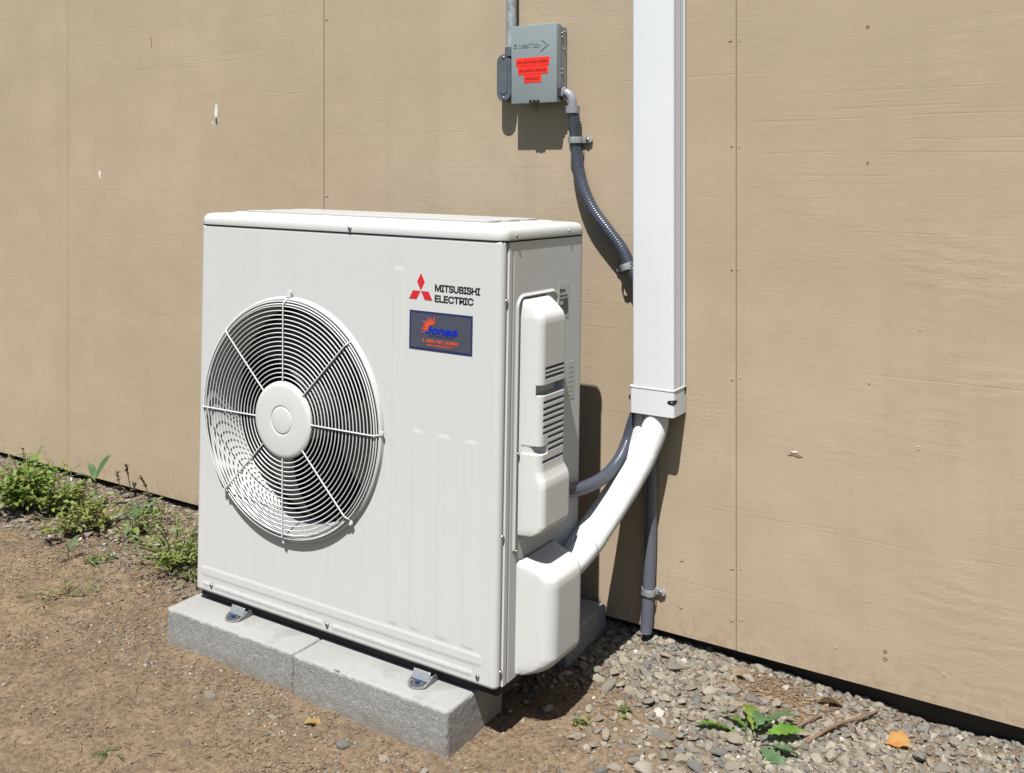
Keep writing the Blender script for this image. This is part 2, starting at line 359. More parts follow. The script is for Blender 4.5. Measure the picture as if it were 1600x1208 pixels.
def text(name, body, size, mat, parent, loc, rot=(R(90), 0, 0), ext=0.0003, fat=0.0, width=None, shear=0.0, align='LEFT', space=1.0):
    cu = bpy.data.curves.new('t', 'FONT'); cu.body = body
    if FONT: cu.font = FONT
    cu.size = size; cu.extrude = ext
    cu.shear = shear; cu.align_x = align; cu.space_character = space; cu.resolution_u = 4
    to = bpy.data.objects.new('t', cu); C.objects.link(to); dg = bpy.context.evaluated_depsgraph_get()
    me = bpy.data.meshes.new_from_object(to.evaluated_get(dg)); bpy.data.objects.remove(to); bpy.data.curves.remove(cu)
    if width:
        xs = [v.co.x for v in me.vertices]; k = width / (max(xs) - min(xs)); x0 = min(xs)
        for v in me.vertices: v.co.x = (v.co.x - x0) * k
    if fat > 0:      # bolder strokes: the same outline repeated a hair to each side and a hair deeper
        bm = bmesh.new(); bm.from_mesh(me); base = bm.verts[:] + bm.edges[:] + bm.faces[:]
        for k, (dx, dy) in enumerate(((-1, 0), (1, 0), (0, -1), (0, 1), (-0.7, -0.7), (0.7, 0.7), (-0.7, 0.7), (0.7, -0.7))):
            g = bmesh.ops.duplicate(bm, geom=base)['geom']
            for v in g:
                if isinstance(v, bmesh.types.BMVert): v.co += Vector((dx * fat, dy * fat, -0.000012 * (k + 1)))
        bm.to_mesh(me); bm.free()
    me.materials.clear(); o = obj(name, me, mat, parent); o.location = loc; o.rotation_euler = rot; return o
def sstep(x, a, b):
    t = np.clip((x - a) / (b - a), 0, 1); return t * t * (3 - 2 * t)

# value-noise fBm for terrain
_tab = rng.random((256, 256))
def vnoise(x, y):
    xi = np.floor(x).astype(int); yi = np.floor(y).astype(int); fx = x - xi; fy = y - yi
    fx = fx * fx * (3 - 2 * fx); fy = fy * fy * (3 - 2 * fy)
    g = lambda a, b: _tab[a & 255, b & 255]
    return (g(xi, yi) * (1 - fx) + g(xi + 1, yi) * fx) * (1 - fy) + (g(xi, yi + 1) * (1 - fx) + g(xi + 1, yi + 1) * fx) * fy
def fbm(x, y, o=4):
    s = 0; a = 0.5
    for k in range(o): s = s + a * (vnoise(x * 2 ** k + 17.3 * k, y * 2 ** k + 9.1 * k) - 0.5); a *= 0.5
    return s
def gravel_mask(x, y):
    n = fbm(x * 4 + 3, y * 4 + 5, 3) * 0.28
    right = sstep(x * 0.55 + (y + 0.45) * 0.9 + n, 0.60, 0.82) * sstep(x, 0.8, 0.9)
    left = sstep(y + n, -0.46, -0.34) * (1 - sstep(x, 0.05, 0.3))
    under = sstep(y, -0.4, -0.3) * sstep(x, 0.0, 0.2) * (1 - sstep(x, 0.85, 0.95)) * 0.6
    right = right * (1 - 0.88 * np.exp(-((x - 1.34) / 0.13) ** 2 - ((y + 0.065) / 0.075) ** 2)) * (1 - 0.35 * sstep(x, 1.42, 1.6))
    return np.clip(right + left * 0.9 + under, 0, 1) * (1 - sstep(np.abs(x), 6, 9)) * (1 - sstep(-y, 3, 4))
def ground_h(x, y):
    x = np.asarray(x, float); y = np.asarray(y, float)
    front = -0.107 - 0.018 * np.clip((x - 0.08) / 0.8, 0, 1)
    t = np.clip(-y / 0.55, 0, 1); base = (-0.099 - 0.016 * np.clip((x - 0.9) / 0.5, 0, 1) - 0.008 * np.clip((x - 1.3) / 0.4, 0, 1)) * (1 - t) + front * t
    near = 1 - sstep(np.maximum(np.abs(x - 0.4), np.abs(y + 0.6)), 3, 6)
    dx_ = np.maximum(np.abs(x - 0.482) - 0.402, 0); dy_ = np.maximum(np.abs(y + 0.508) - 0.100, 0); dd = np.hypot(dx_, dy_)
    base = base + (0.004 + 0.016 * np.clip(fbm(x * 9 + 2, y * 9 + 7, 3) + 0.1, 0, 1)) * np.exp(-dd / 0.022)
    h = base + 0.022 * fbm(x * 3, y * 3, 3) * near + (0.016 * fbm(x * 17, y * 17, 3) + 0.010 * np.abs(fbm(x * 55 + 5, y * 75, 3)) + 0.004 * fbm(x * 160, y * 160, 2)) * near
    return h

# ------------------------------------------------------------------ ground
def axis_pts(a, b, st, far):
    mid = list(np.arange(a, b + 1e-6, st)); lo, hi = [], []; d = st
    x = a
    while x > -far: d *= 1.35; x -= d; lo.append(x)
    d = st; x = b
    while x < far: d *= 1.35; x += d; hi.append(x)
    return np.array(lo[::-1] + mid + hi)
gx = axis_pts(-1.95, 2.15, 0.0056, 90); gy = axis_pts(-1.30, 0.09, 0.0056, 90)
GX, GY = np.meshgrid(gx, gy); GZ = ground_h(GX, GY)
gm = bpy.data.meshes.new('ground'); nr, nc = GX.shape
gv = np.stack([GX, GY, GZ], -1).reshape(-1, 3).astype(np.float32)
idx = np.arange(nr * nc).reshape(nr, nc); gf = np.stack([idx[:-1, :-1], idx[:-1, 1:], idx[1:, 1:], idx[1:, :-1]], -1).reshape(-1, 4)
def np_mesh(me, V, Fq):
    k = Fq.shape[1]; me.vertices.add(len(V)); me.vertices.foreach_set('co', np.ascontiguousarray(V, np.float32).ravel())
    me.loops.add(Fq.size); me.loops.foreach_set('vertex_index', Fq.astype(np.int32).ravel())
    me.polygons.add(len(Fq)); me.polygons.foreach_set('loop_start', np.arange(0, Fq.size, k, dtype=np.int32))
    me.polygons.foreach_set('loop_total', np.full(len(Fq), k, np.int32)); me.update(calc_edges=True); me.validate()
np_mesh(gm, gv, gf); gm.shade_smooth()
al = gm.attributes.new('unseen_dark_ground', 'FLOAT', 'POINT'); al.data.foreach_set('value', (1 - (1 - sstep(-GY + 0.6 * fbm(GX * 2, GY * 2, 3), 1.35, 1.75)) * (1 - sstep(np.abs(GX - 0.3) + 0.6 * fbm(GX * 2, GY * 2, 3), 3.2, 3.8))).ravel().astype(np.float32))  # dark ground added outside the view to cut bounce light
at = gm.attributes.new('gravel', 'FLOAT', 'POINT'); at.data.foreach_set('value', gravel_mask(GX, GY).ravel().astype(np.float32))
ground = tag(obj('ground', gm, M_GROUND), kind='structure')

# ------------------------------------------------------------------ building wall
wall = empty('building_wall', (0, 0, -0.075), 'tan painted plywood siding wall behind the outdoor unit', 'wall')
PW = 1.22
panels = {}
for k in range(-9, 3):
    x0, x1 = k * PW + (0.0016 if k == -1 else 0.0008), (k + 1) * PW - 0.0008
    pj = (0.0008, 0.0, -0.0006)[k % 3]
    P_ = box('siding_panel', (x0, 0 + pj, 0), (x1, 0.016, 2.75), M_WALL, wall, 0.0007, 2); panels[k] = P_
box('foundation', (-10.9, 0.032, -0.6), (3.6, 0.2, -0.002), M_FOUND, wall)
box('sheathing', (-10.9, 0.0175, 0.012), (3.6, 0.03, 2.75), M_BAREWOOD, wall)
# nail heads : a dab of paint with a shallow dent
def nail_mesh(seed):
    r_ = random.Random(seed); n = 10; V = []; prof = [(0.0056, 0.0002), (0.0046, -0.0005), (0.0036, -0.0006), (0.0028, 0.0000), (0.0008, 0.0001)]
    for rr, y in prof:
        for k in range(n):
            a = 2 * math.pi * k / n; j = 1 + r_.uniform(-0.18, 0.18); V.append((rr * j * math.cos(a), y, rr * j * 1.15 * math.sin(a)))
    F = grid_faces(len(prof), n, True); F.append(tuple((len(prof) - 1) * n + k for k in range(n)))
    me = fixn(mesh('nail_head', V, F, 60)); me.materials.append(M_WALL); return me
NM = [nail_mesh(i) for i in range(4)]
NMD = [m.copy() for m in NM]
for m_ in NMD: m_.materials.clear(); m_.materials.append(M_BAREWOOD)
nails = [(1.207, 1.266), (1.226, 1.265), (1.498, 1.271), (1.498, 0.994), (1.210, 1.033), (1.226, 1.03), (1.224, 0.763), (1.210, 0.762), (-1.204, 1.454), (-1.212, 1.358), (-1.204, 1.227), (-1.230, 0.986), (-1.223, 0.871), (-1.227, 0.762),
         (-0.010, 1.132), (0.010, 0.91), (0.010, 1.413), (-0.01, 1.0), (-0.867, 0.857), (-0.759, 0.849), (-0.408, 0.978), (-1.069, 1.023), (1.597, 0.662), (1.5, 0.545), (1.532, 0.005), (1.532, -0.010), (1.642, -0.012), (1.749, -0.026), (1.434, -0.012),
         (1.092, 0.098), (1.091, -0.009), (1.211, 0.105), (1.230, 0.108), (1.211, -0.008), (1.231, -0.004), (1.501, 0.099), (1.595, 0.426), (-0.86, 1.13), (-0.75, 0.965), (1.211, 0.52), (1.230, 0.525), (-1.6, 0.9), (-1.61, 0.6), (-1.23, 0.5), (-1.208, 0.3), (-1.23, 0.1), (-0.85, 0.45), (-0.86, 0.2), (-0.5, 0.05), (-0.8, 0.0), (-1.2, -0.03)]
for i, (x, z) in enumerate(nails):
    k = math.floor(x / PW); dark = i in (24, 25, 20, 2, 3)
    o = obj('nail_head', (NMD if dark else NM)[i % 4], None, panels[k]); s_ = random.uniform(0.5, 0.85)
    o.location = (x, -0.0002, z + 0.075); o.rotation_euler = (0, random.uniform(0, 6.28), 0); o.scale = (s_, 1, s_)
def flake(name, pts, mat, k, y=-0.0012):
    return prism(name, [(x, z + 0.075) for x, z in pts], 'y', y, 0.003, mat, panels[k])
flake('paint_chip', [(-0.451, 1.192), (-0.446, 1.178), (-0.444, 1.160), (-0.447, 1.148), (-0.455, 1.146), (-0.459, 1.160), (-0.456, 1.176)], M_CHIP, -1)
flake('paint_chip', [(-0.449, 1.146), (-0.445, 1.128), (-0.448, 1.122), (-0.453, 1.134), (-0.4525, 1.143)], M_FOUND, -1, -0.0016)
flake('paint_chip', [(-0.468, 1.136), (-0.464, 1.133), (-0.466, 1.122), (-0.470, 1.126)], M_CHIP, -1)
flake('paint_chip', [(-1.043, 0.983), (-1.035, 0.976), (-1.026, 0.984), (-1.031, 0.968), (-1.035, 0.950), (-1.040, 0.966)], M_CHIP, -1)
flake('paint_chip', [(1.334, 0.372), (1.343, 0.378), (1.358, 0.377), (1.366, 0.3725), (1.356, 0.371), (1.345, 0.3735)], M_BAREWOOD, 1)
flake('paint_chip', [(1.340, 0.380), (1.350, 0.384), (1.356, 0.381), (1.349, 0.379)], M_CHIP, 1)
flake('paint_chip', [(-0.768, 1.42), (-0.764, 1.42), (-0.759, 1.385), (-0.763, 1.386)], M_BAREWOOD, -1)

# ------------------------------------------------------------------ outdoor unit (local frame: x along the front, y to the back, z up)
UM = Matrix(((0.99986238, -0.01142075, 0.01203273, 0.098474), (0.0112846, 0.99987222, 0.01132291, -0.53712), (-0.01216051, -0.01118557, 0.99986349, 0.0), (0, 0, 0, 1)))
unit = empty('outdoor_heat_pump_unit', (0, 0, 0), 'ivory metal outdoor heat pump unit with a round fan grille standing on concrete blocks', 'heat pump')
unit.matrix_world = UM
Wd, Dp = 0.84, 0.33
FX, FZ = 0.2925, 0.4395
def sdrr(x, z, x0, x1, z0, z1, r):
    qx = np.abs(x - (x0 + x1) / 2) - (x1 - x0) / 2 + r; qz = np.abs(z - (z0 + z1) / 2) - (z1 - z0) / 2 + r
    return np.hypot(np.maximum(qx, 0), np.maximum(qz, 0)) + np.minimum(np.maximum(qx, qz), 0) - r
def front_panel():
    rc = 0.012; xr = Wd - 0.002; prof = [(0, 0.03, -1, 0), (0, 0.02, -1, 0)]
    for k in range(8): a = R(180 + 90 * k / 7); prof.append((rc + rc * math.cos(a), rc + rc * math.sin(a), math.cos(a), math.sin(a)))
    for x in np.arange(rc + 0.0022, xr - rc - 0.001, 0.0025): prof.append((x, 0, 0, -1))
    for k in range(8): a = R(270 + 90 * k / 7); prof.append((xr - rc + rc * math.cos(a), rc + rc * math.sin(a), math.cos(a), math.sin(a)))
    prof.append((xr, 0.0135, 1, 0)); prof.append((xr - 0.003, 0.0145, 0, 1))
    P = np.array(prof); zs = np.concatenate([[0.0, 0.001, 0.003], np.arange(0.006, 0.849, 0.0025), [0.8495, 0.851]])
    X = np.repeat(P[None, :, 0], len(zs), 0); Y = np.repeat(P[None, :, 1], len(zs), 0); Z = np.repeat(zs[:, None], len(P), 1)
    H = np.zeros_like(X); e = lambda d, w_=0.0045: sstep(-d, 0.0, w_)
    for x0, x1, z0, z1 in ((0.574, 0.604, 0.064, 0.790), (0.628, 0.658, 0.066, 0.468), (0.693, 0.724, 0.064, 0.467), (0.756, 0.788, 0.062, 0.466)):
        H += 0.0007 * e(sdrr(X, Z, x0, x1, z0, z1, 0.010), 0.0055)
    H += 0.0009 * e(sdrr(X, Z, 0.018, 0.806, 0.036, 0.060, 0.009))
    H += 0.0010 * e(sdrr(X, Z, 0.028, 0.050, 0.014, 0.024, 0.004), 0.003)
    for a_, b_ in ((0.066, 0.40), (0.426, 0.785)): H += 0.0010 * e(sdrr(X, Z, a_, b_, 0.013, 0.025, 0.004), 0.003)
    H *= (np.abs(P[None, :, 3] + 1) < 1e-6)
    H -= 0.0035 * (1 - sstep(Z, 0, 0.004)) + 0.0015 * sstep(Z, 0.849, 0.851)
    V = np.stack([X + P[None, :, 2] * H, Y + P[None, :, 3] * H, Z], -1)
    cx = (X[:-1, :-1] + X[1:, 1:]) / 2; cz = (Z[:-1, :-1] + Z[1:, 1:]) / 2; cy = (Y[:-1, :-1] + Y[1:, 1:]) / 2
    keep = ~((np.hypot(cx - FX, cz - FZ) < 0.258) & (cy < 0.005))
    nr_, nc_ = X.shape; ii = np.arange(nr_ * nc_).reshape(nr_, nc_)
    F = np.stack([ii[:-1, :-1], ii[:-1, 1:], ii[1:, 1:], ii[1:, :-1]], -1)[keep]
    me = bpy.data.meshes.new('front_panel'); np_mesh(me, V.reshape(-1, 3), F); me.shade_smooth(); me.set_sharp_from_angle(angle=R(50))
    bm = bmesh.new(); bm.from_mesh(me); bmesh.ops.delete(bm, geom=[v for v in bm.verts if not v.link_faces], context='VERTS'); bm.to_mesh(me); bm.free()
    return obj('front_panel', me, M_PAINT, unit)
front_panel()
def side_panel():
    # right side: corner flange strip, seam and pressed bead round the terminal cover
    ys = np.concatenate([[0.0205, 0.021, 0.0215, 0.0225], np.arange(0.025, 0.315, 0.0018), [0.318, 0.322, 0.3255, 0.328, 0.3295, 0.33]])
    zs = np.concatenate([[0.0], np.arange(0.003, 0.849, 0.002), [0.850]])
    Y, Z = np.meshgrid(ys, zs); E = np.zeros_like(Y)
    E -= 0.006 * (1 - sstep(Y, 0.0205, 0.0225)); E -= 0.012 * np.clip((Y - 0.318) / 0.012, 0, 1) ** 2.2
    d = np.abs(sdrr(Y, Z, 0.0535, 0.210, 0.20, 0.742, 0.022)); E += 0.0042 * (1 - sstep(d, 0.001, 0.0045)) * (Z > 0.25)
    E -= 0.0016 * (1 - sstep(np.abs(Y - 0.037), 0.0008, 0.002)) * (Z < 0.835)
    V = np.stack([Wd + E, Y, Z], -1); me = bpy.data.meshes.new('side_panel'); nr_, nc_ = Y.shape; ii = np.arange(nr_ * nc_).reshape(nr_, nc_)
    np_mesh(me, V.reshape(-1, 3), np.stack([ii[:-1, :-1], ii[:-1, 1:], ii[1:, 1:], ii[1:, :-1]], -1).reshape(-1, 4)); me.shade_smooth(); me.set_sharp_from_angle(angle=R(60))
    return obj('side_panel', me, M_PAINT, unit)
side_panel()
# bright corner flange between the front panel and the side panel
prism('corner_flange', [(Wd - 0.02, 0.0130), (Wd - 0.0065, 0.0134), (Wd - 0.0035, 0.0145), (Wd - 0.003, 0.0165), (Wd - 0.0032, 0.0188), (Wd - 0.006, 0.0202), (Wd - 0.02, 0.0204)], 'z', 0.02, 0.838, M_PAINT, unit, 0.004, 3)
box('left_panel', (0.0, 0.0305, 0.0), (0.012, Dp, 0.850), M_PAINT, unit, 0.002)
box('rear_coil', (0.0125, 0.30, 0.004), (Wd - 0.0125, Dp - 0.004, 0.848), M_COIL, unit)
box('base_pan', (0.006, 0.015, -0.017), (Wd - 0.006, Dp - 0.002, 0.004), M_BLACK, unit)  # black and set low so the gap under the unit looks shaded
# lid
def lid():
    loops = [(-0.0005, 0.8535), (0.0, 0.853), (-0.0025, 0.8545), (-0.003, 0.858), (-0.0028, 0.866), (-0.001, 0.8725), (0.003, 0.8770), (0.009, 0.8795), (0.018, 0.8805), (0.045, 0.881), (0.049, 0.8815), (0.053, 0.8835), (0.056, 0.884)]
    V, F = [], []; n = 0
    for i, (ins, z) in enumerate(loops):
        Lp = rrect(ins, Wd - ins, ins, Dp - ins, max(0.006, 0.022 - ins * 0.3), 7); n = len(Lp)
        V += [(x, y, z) for x, y in Lp]
    F = grid_faces(len(loops), n, True); F.append(tuple((len(loops) - 1) * n + k for k in range(n)))
    F.append(tuple(range(n))[::-1])
    o = obj('lid', fixn(mesh('lid', V, F, 38)), M_PAINT, unit)
    for y0, y1 in ((0.062, 0.118), (0.136, 0.192), (0.210, 0.266)):
        prism('pressed_rib', rrect(0.075, Wd - 0.075, y0, y1, 0.012, 4), 'z', 0.8825, 0.8868, M_PAINT, o, 0.0022, 2)
    return o
LID = lid()
box('lid_gap', (0.004, 0.004, 0.8485), (Wd - 0.004, Dp - 0.004, 0.8545), M_BLACK, unit)
# bell mouth, black liner added to keep the inside dark, fan
lathe_y('bell_mouth', [(0.2670, 0.004), (0.2662, -0.003), (0.2645, -0.0078), (0.2615, -0.0098), (0.2585, -0.0092), (0.2560, -0.006), (0.2535, 0.002), (0.2505, 0.014), (0.2485, 0.03), (0.2475, 0.055), (0.2475, 0.088), (0.258, 0.0885)], FX, FZ, M_PLAST, unit, 128)
lathe_y('dark_fan_liner', [(0.2535, 0.0895), (0.2600, 0.0905), (0.2605, 0.262), (0.18, 0.264), (0.06, 0.2642), (0.0005, 0.2643)], FX, FZ, M_BLACK, unit, 96)
fan = obj('fan', None, None, unit) if False else bpy.data.objects.new('fan', None); C.objects.link(fan); fan.parent = unit; fan.location = (FX, 0.0, FZ)
lathe_y('fan_hub', [(0.0005, 0.048), (0.045, 0.050), (0.056, 0.056), (0.060, 0.066), (0.061, 0.135), (0.0005, 0.136)], 0, 0, M_FAN, fan, 48)
def blade(a0):
    V = []; nr_, nt_ = 9, 14
    for side in (0, 1):
        for i in range(nr_):
            r = 0.058 + (0.232 - 0.058) * i / (nr_ - 1); span = R(66 + 22 * i / (nr_ - 1)); lead = R(26) * (i / (nr_ - 1)) ** 1.4
            for j in range(nt_):
                u = j / (nt_ - 1); a = a0 + lead + span * (u - 0.5)
                y = 0.128 - 0.066 * u + 0.012 * math.sin(math.pi * u) + 0.0025 * side
                V.append((r * math.cos(a), y, r * math.sin(a)))
    F = grid_faces(nr_, nt_) + [f[::-1] for f in grid_faces(nr_, nt_, off=nr_ * nt_)]
    return obj('blade', mesh('blade', V, F, 60), M_FAN, fan)
for a in (85, 205, 325): blade(R(a))
# wire guard
guard = bpy.data.objects.new('fan_guard', None); C.objects.link(guard); guard.parent = unit; guard.location = (FX, 0, FZ); guard.scale = (0.978, 1, 0.978)
def ring_mesh(r, y, wr, n=112, m=6):
    V = []
    for k in range(n):
        a = 2 * math.pi * k / n
        for j in range(m):
            b = 2 * math.pi * j / m; q = r + wr * math.cos(b); V.append((q * math.cos(a), y + wr * math.sin(b), q * math.sin(a)))
    F = [(k * m + j, ((k + 1) % n) * m + j, ((k + 1) % n) * m + (j + 1) % m, k * m + (j + 1) % m) for k in range(n) for j in range(m)]
    return fixn(mesh('ring', V, F, 80))
NR = 17
for i in range(NR):
    r = 0.0945 + (0.2520 - 0.0945) * i / (NR - 1)
    obj('ring', ring_mesh(r, -0.0172, 0.00128), M_WIRE, guard)
obj('rim_ring', ring_mesh(0.2565, -0.0135, 0.0018), M_WIRE, guard); obj('rim_ring', ring_mesh(0.2625, -0.0130, 0.0016), M_WIRE, guard)
for k in range(8):
    a = R(45 * k + 1.0); c_, s_ = math.cos(a), math.sin(a)
    P = [(r * c_, y, r * s_) for r, y in ((0.080, -0.0200), (0.16, -0.0204), (0.248, -0.0204), (0.2560, -0.0195), (0.262, -0.0165), (0.2665, -0.0105))]
    tube('spoke', P, 0.0017, M_WIRE, guard, 8, step=0.012)
lathe_y('hub_cap', [(0.0005, -0.0242), (0.0265, -0.0242), (0.0290, -0.0238), (0.0305, -0.0226), (0.0320, -0.0226), (0.0335, -0.0240), (0.074, -0.0238), (0.081, -0.0228), (0.0850, -0.0200), (0.0858, -0.0160), (0.084, -0.0145), (0.0005, -0.0145)], 0, 0, M_PLAST, guard, 72, 30)
for a, nm in ((90, 't'), (-90, 'b'), (-45, 'c'), (-135, 'c'), (2, 'c')):
    c_, s_ = math.cos(R(a)), math.sin(R(a)); rr = 0.2795 if a == 90 else 0.272
    q = obj('clip', None, None, guard) if False else prism('clip', [(x * 0.0075, (0.0095 if z > 0 else -0.0095) * abs(z)) for x, z in ((-1, -1), (1, -1), (1, 0.5), (0.6, 0.9), (0, 1), (-0.6, 0.9), (-1, 0.5))], 'y', -0.0055, -0.0005, M_WIRE, guard, 0.0012)
    q.location = (rr * c_, -0.007 if a != 90 else -0.004, rr * s_); q.rotation_euler = (0, R(90 - a), 0)
    if a != 90: q.scale = (0.7, 0.7, 0.6)
# screws
def screw_mesh(r=0.0045, h=0.003):
    V = []; n = 12
    for rr, y in ((r, 0.001), (r, -h * 0.4), (r * 0.8, -h * 0.8), (r * 0.42, -h), (r * 0.34, -h * 0.45)):
        for k in range(n): a = 2 * math.pi * k / n; V.append((rr * math.cos(a), y, rr * math.sin(a)))
    F = grid_faces(5, n, True); F.append(tuple(4 * n + k for k in range(n)))
    me = fixn(mesh('screw', V, F, 40)); me.materials.append(M_SCREW); return me
SCREW = screw_mesh()
def screw(parent, loc, face='front', s=1.0):
    o = obj('screw', SCREW, None, parent); o.location = loc; o.scale = (s, s, s)
    if face == 'right': o.rotation_euler = (0, 0, R(90))
    if face == 'left': o.rotation_euler = (0, 0, R(-90))
    return o
for x, z in ((0.056, 0.019), (0.413, 0.019), (0.797, 0.017)): screw(unit, (x, -0.0008, z))
screw(unit, (0.46, -0.0034, 0.8625))
for y, z in ((0.043, 0.8625), (0.255, 0.8645)): screw(unit, (Wd + 0.0030, y, z), 'right', 0.75)
for y, z in ((0.0165, 0.738), (0.0165, 0.288), (0.0165, 0.03)): screw(unit, (Wd - 0.0022, y, z), 'right', 0.9)
for y, z in ((0.0600, 0.437), (0.0600, 0.248)): screw(unit, (Wd + 0.003, y, z), 'right', 0.8)

# moulded covers on the right side: each row of the shell is a rounded U-profile
def pchip(zs, x, y):
    x = np.array(x); y = np.array(y); h = np.diff(x); d = np.diff(y) / h; m = np.zeros(len(x)); m[0], m[-1] = d[0], d[-1]
    for i in range(1, len(x) - 1): m[i] = 0 if d[i - 1] * d[i] <= 0 else 2 * d[i - 1] * d[i] / (d[i - 1] + d[i])
    i = np.clip(np.searchsorted(x, zs) - 1, 0, len(h) - 1); t = (zs - x[i]) / h[i]
    return y[i] * (1 + 2 * t) * (1 - t) ** 2 + m[i] * h[i] * t * (1 - t) ** 2 + y[i + 1] * t * t * (3 - 2 * t) + m[i + 1] * h[i] * t * t * (t - 1)
def shell(name, rows, slots=(), notch=None, npx=110, mat=None):
    # rows: (z, y0, y1, e, rl, rr)  -> interpolated in z
    rows = sorted(rows); rz = [q[0] for q in rows]; zs = np.arange(rz[0], rz[-1] + 1e-6, 0.0016)
    cols = [pchip(zs, rz, [q[i] for q in rows]) for i in range(1, 6)]
    V = np.zeros((len(zs), npx, 3)); OP = np.zeros((len(zs), npx), bool)
    for i, z in enumerate(zs):
        y0, y1, e, rl, rr = [c[i] for c in cols]; e = max(e, 0.0006); rl = min(rl, e * 0.98, (y1 - y0) * 0.48); rr = min(rr, e * 0.98, (y1 - y0) * 0.48)
        nl, na = 14, 16; nfl = npx - 2 * (nl + na); pts = []
        for k in range(nl): t = k / nl; pts.append((y0 - 0.003 * (1 - t), (e - rl) * t, 0, 0))
        for k in range(na): a = math.pi / 2 * k / na; pts.append((y0 + rl - rl * math.cos(a), e - rl + rl * math.sin(a), math.cos(a) * -1, math.sin(a)))
        for k in range(nfl): t = k / (nfl - 1); pts.append((y0 + rl + (y1 - rr - y0 - rl) * t, e, 0, 1))
        for k in range(1, na + 1): a = math.pi / 2 * k / na; pts.append((y1 - rr + rr * math.sin(a), e - rr + rr * math.cos(a), 0, 0.0))
        for k in range(1, nl + 1): t = k / nl; pts.append((y1 + 0.003 * t, (e - rr) * (1 - t), 0, 0))
        for j, (y, x, ny, nx) in enumerate(pts[:npx]):
            dsp = 0.0
            for (za, zb, ya, yb, dp) in slots:
                if za - 0.0009 <= z <= zb + 0.0009 and ya <= y <= yb and x > e - 0.012: dsp = max(dsp, dp)
            if notch and x > 0.008:
                zc, hz, yw, dp = notch; q = 1 - ((z - zc) / hz) ** 2; q2 = 1 - ((y - y0) / yw)
                if q > 0 and q2 > 0: dsp = max(dsp, 0); x = x - min(x - 0.004, dp * min(1, q * 2.2) * min(1, q2 * 2.0))
            OP[i, j] = 0 < dsp < 0.018
            V[i, j] = (Wd + max(x - dsp, 0.001) if x > 0.001 else Wd + x, y, z)
    nr_, nc_ = len(zs), npx; ii = np.arange(nr_ * nc_).reshape(nr_, nc_)
    me = bpy.data.meshes.new(name); np_mesh(me, V.reshape(-1, 3), np.stack([ii[:-1, :-1], ii[:-1, 1:], ii[1:, 1:], ii[1:, :-1]], -1).reshape(-1, 4))
    me.shade_smooth(); me.set_sharp_from_angle(angle=R(62)); me.materials.append(mat or M_PLAST); me.materials.append(M_BLACK)
    dk = OP[:-1, :-1] & OP[:-1, 1:] & OP[1:, 1:] & OP[1:, :-1]; me.polygons.foreach_set('material_index', dk.ravel().astype(np.int32))  # slot faces coloured black in place of the shade inside
    return obj(name, me, None, unit)
slots = []
for z in (0.602, 0.5935, 0.585): slots.append((z, z + 0.0026, 0.085, 0.166, 0.012))
slots.append((0.553, 0.571, 0.068, 0.166, 0.020))
for k in range(9): z = 0.536 - k * 0.0118; slots.append((z, z + 0.0030, 0.080 if k < 6 else 0.098, 0.166, 0.012))
slots.append((0.4205, 0.4235, 0.080, 0.166, 0.012))
shell('terminal_cover',
      [(0.2755, 0.0700, 0.186, 0.004, 0.002, 0.002), (0.277, 0.0690, 0.186, 0.030, 0.010, 0.012), (0.281, 0.0685, 0.186, 0.043, 0.013, 0.016), (0.290, 0.068, 0.186, 0.0535, 0.014, 0.018), (0.300, 0.068, 0.186, 0.0565, 0.014, 0.018), (0.372, 0.068, 0.186, 0.0565, 0.014, 0.018), (0.384, 0.068, 0.185, 0.055, 0.015, 0.018), (0.394, 0.068, 0.180, 0.0515, 0.016, 0.015), (0.406, 0.068, 0.172, 0.0482, 0.016, 0.012), (0.42, 0.068, 0.169, 0.0475, 0.016, 0.010),
       (0.690, 0.068, 0.169, 0.0475, 0.018, 0.010), (0.700, 0.068, 0.169, 0.0465, 0.018, 0.012), (0.7075, 0.0685, 0.169, 0.0435, 0.017, 0.012), (0.714, 0.069, 0.1685, 0.038, 0.016, 0.012), (0.726, 0.070, 0.168, 0.024, 0.012, 0.010), (0.734, 0.072, 0.166, 0.013, 0.008, 0.007), (0.7375, 0.076, 0.162, 0.003, 0.002, 0.002)],
      slots, notch=(0.446, 0.0085, 0.030, 0.013))
shell('valve_cover',
      [(0.004, 0.071, 0.208, 0.002, 0.002, 0.002), (0.006, 0.070, 0.208, 0.020, 0.012, 0.012), (0.012, 0.0695, 0.208, 0.040, 0.022, 0.022), (0.022, 0.069, 0.207, 0.060, 0.027, 0.025), (0.035, 0.069, 0.206, 0.0735, 0.028, 0.026), (0.048, 0.069, 0.206, 0.0785, 0.029, 0.027), (0.180, 0.069, 0.205, 0.0795, 0.029, 0.027), (0.193, 0.069, 0.205, 0.0780, 0.028, 0.027), (0.204, 0.069, 0.205, 0.0710, 0.025, 0.025), (0.213, 0.069, 0.205, 0.052, 0.020, 0.022), (0.222, 0.070, 0.205, 0.022, 0.010, 0.012), (0.2275, 0.074, 0.203, 0.002, 0.002, 0.002)])
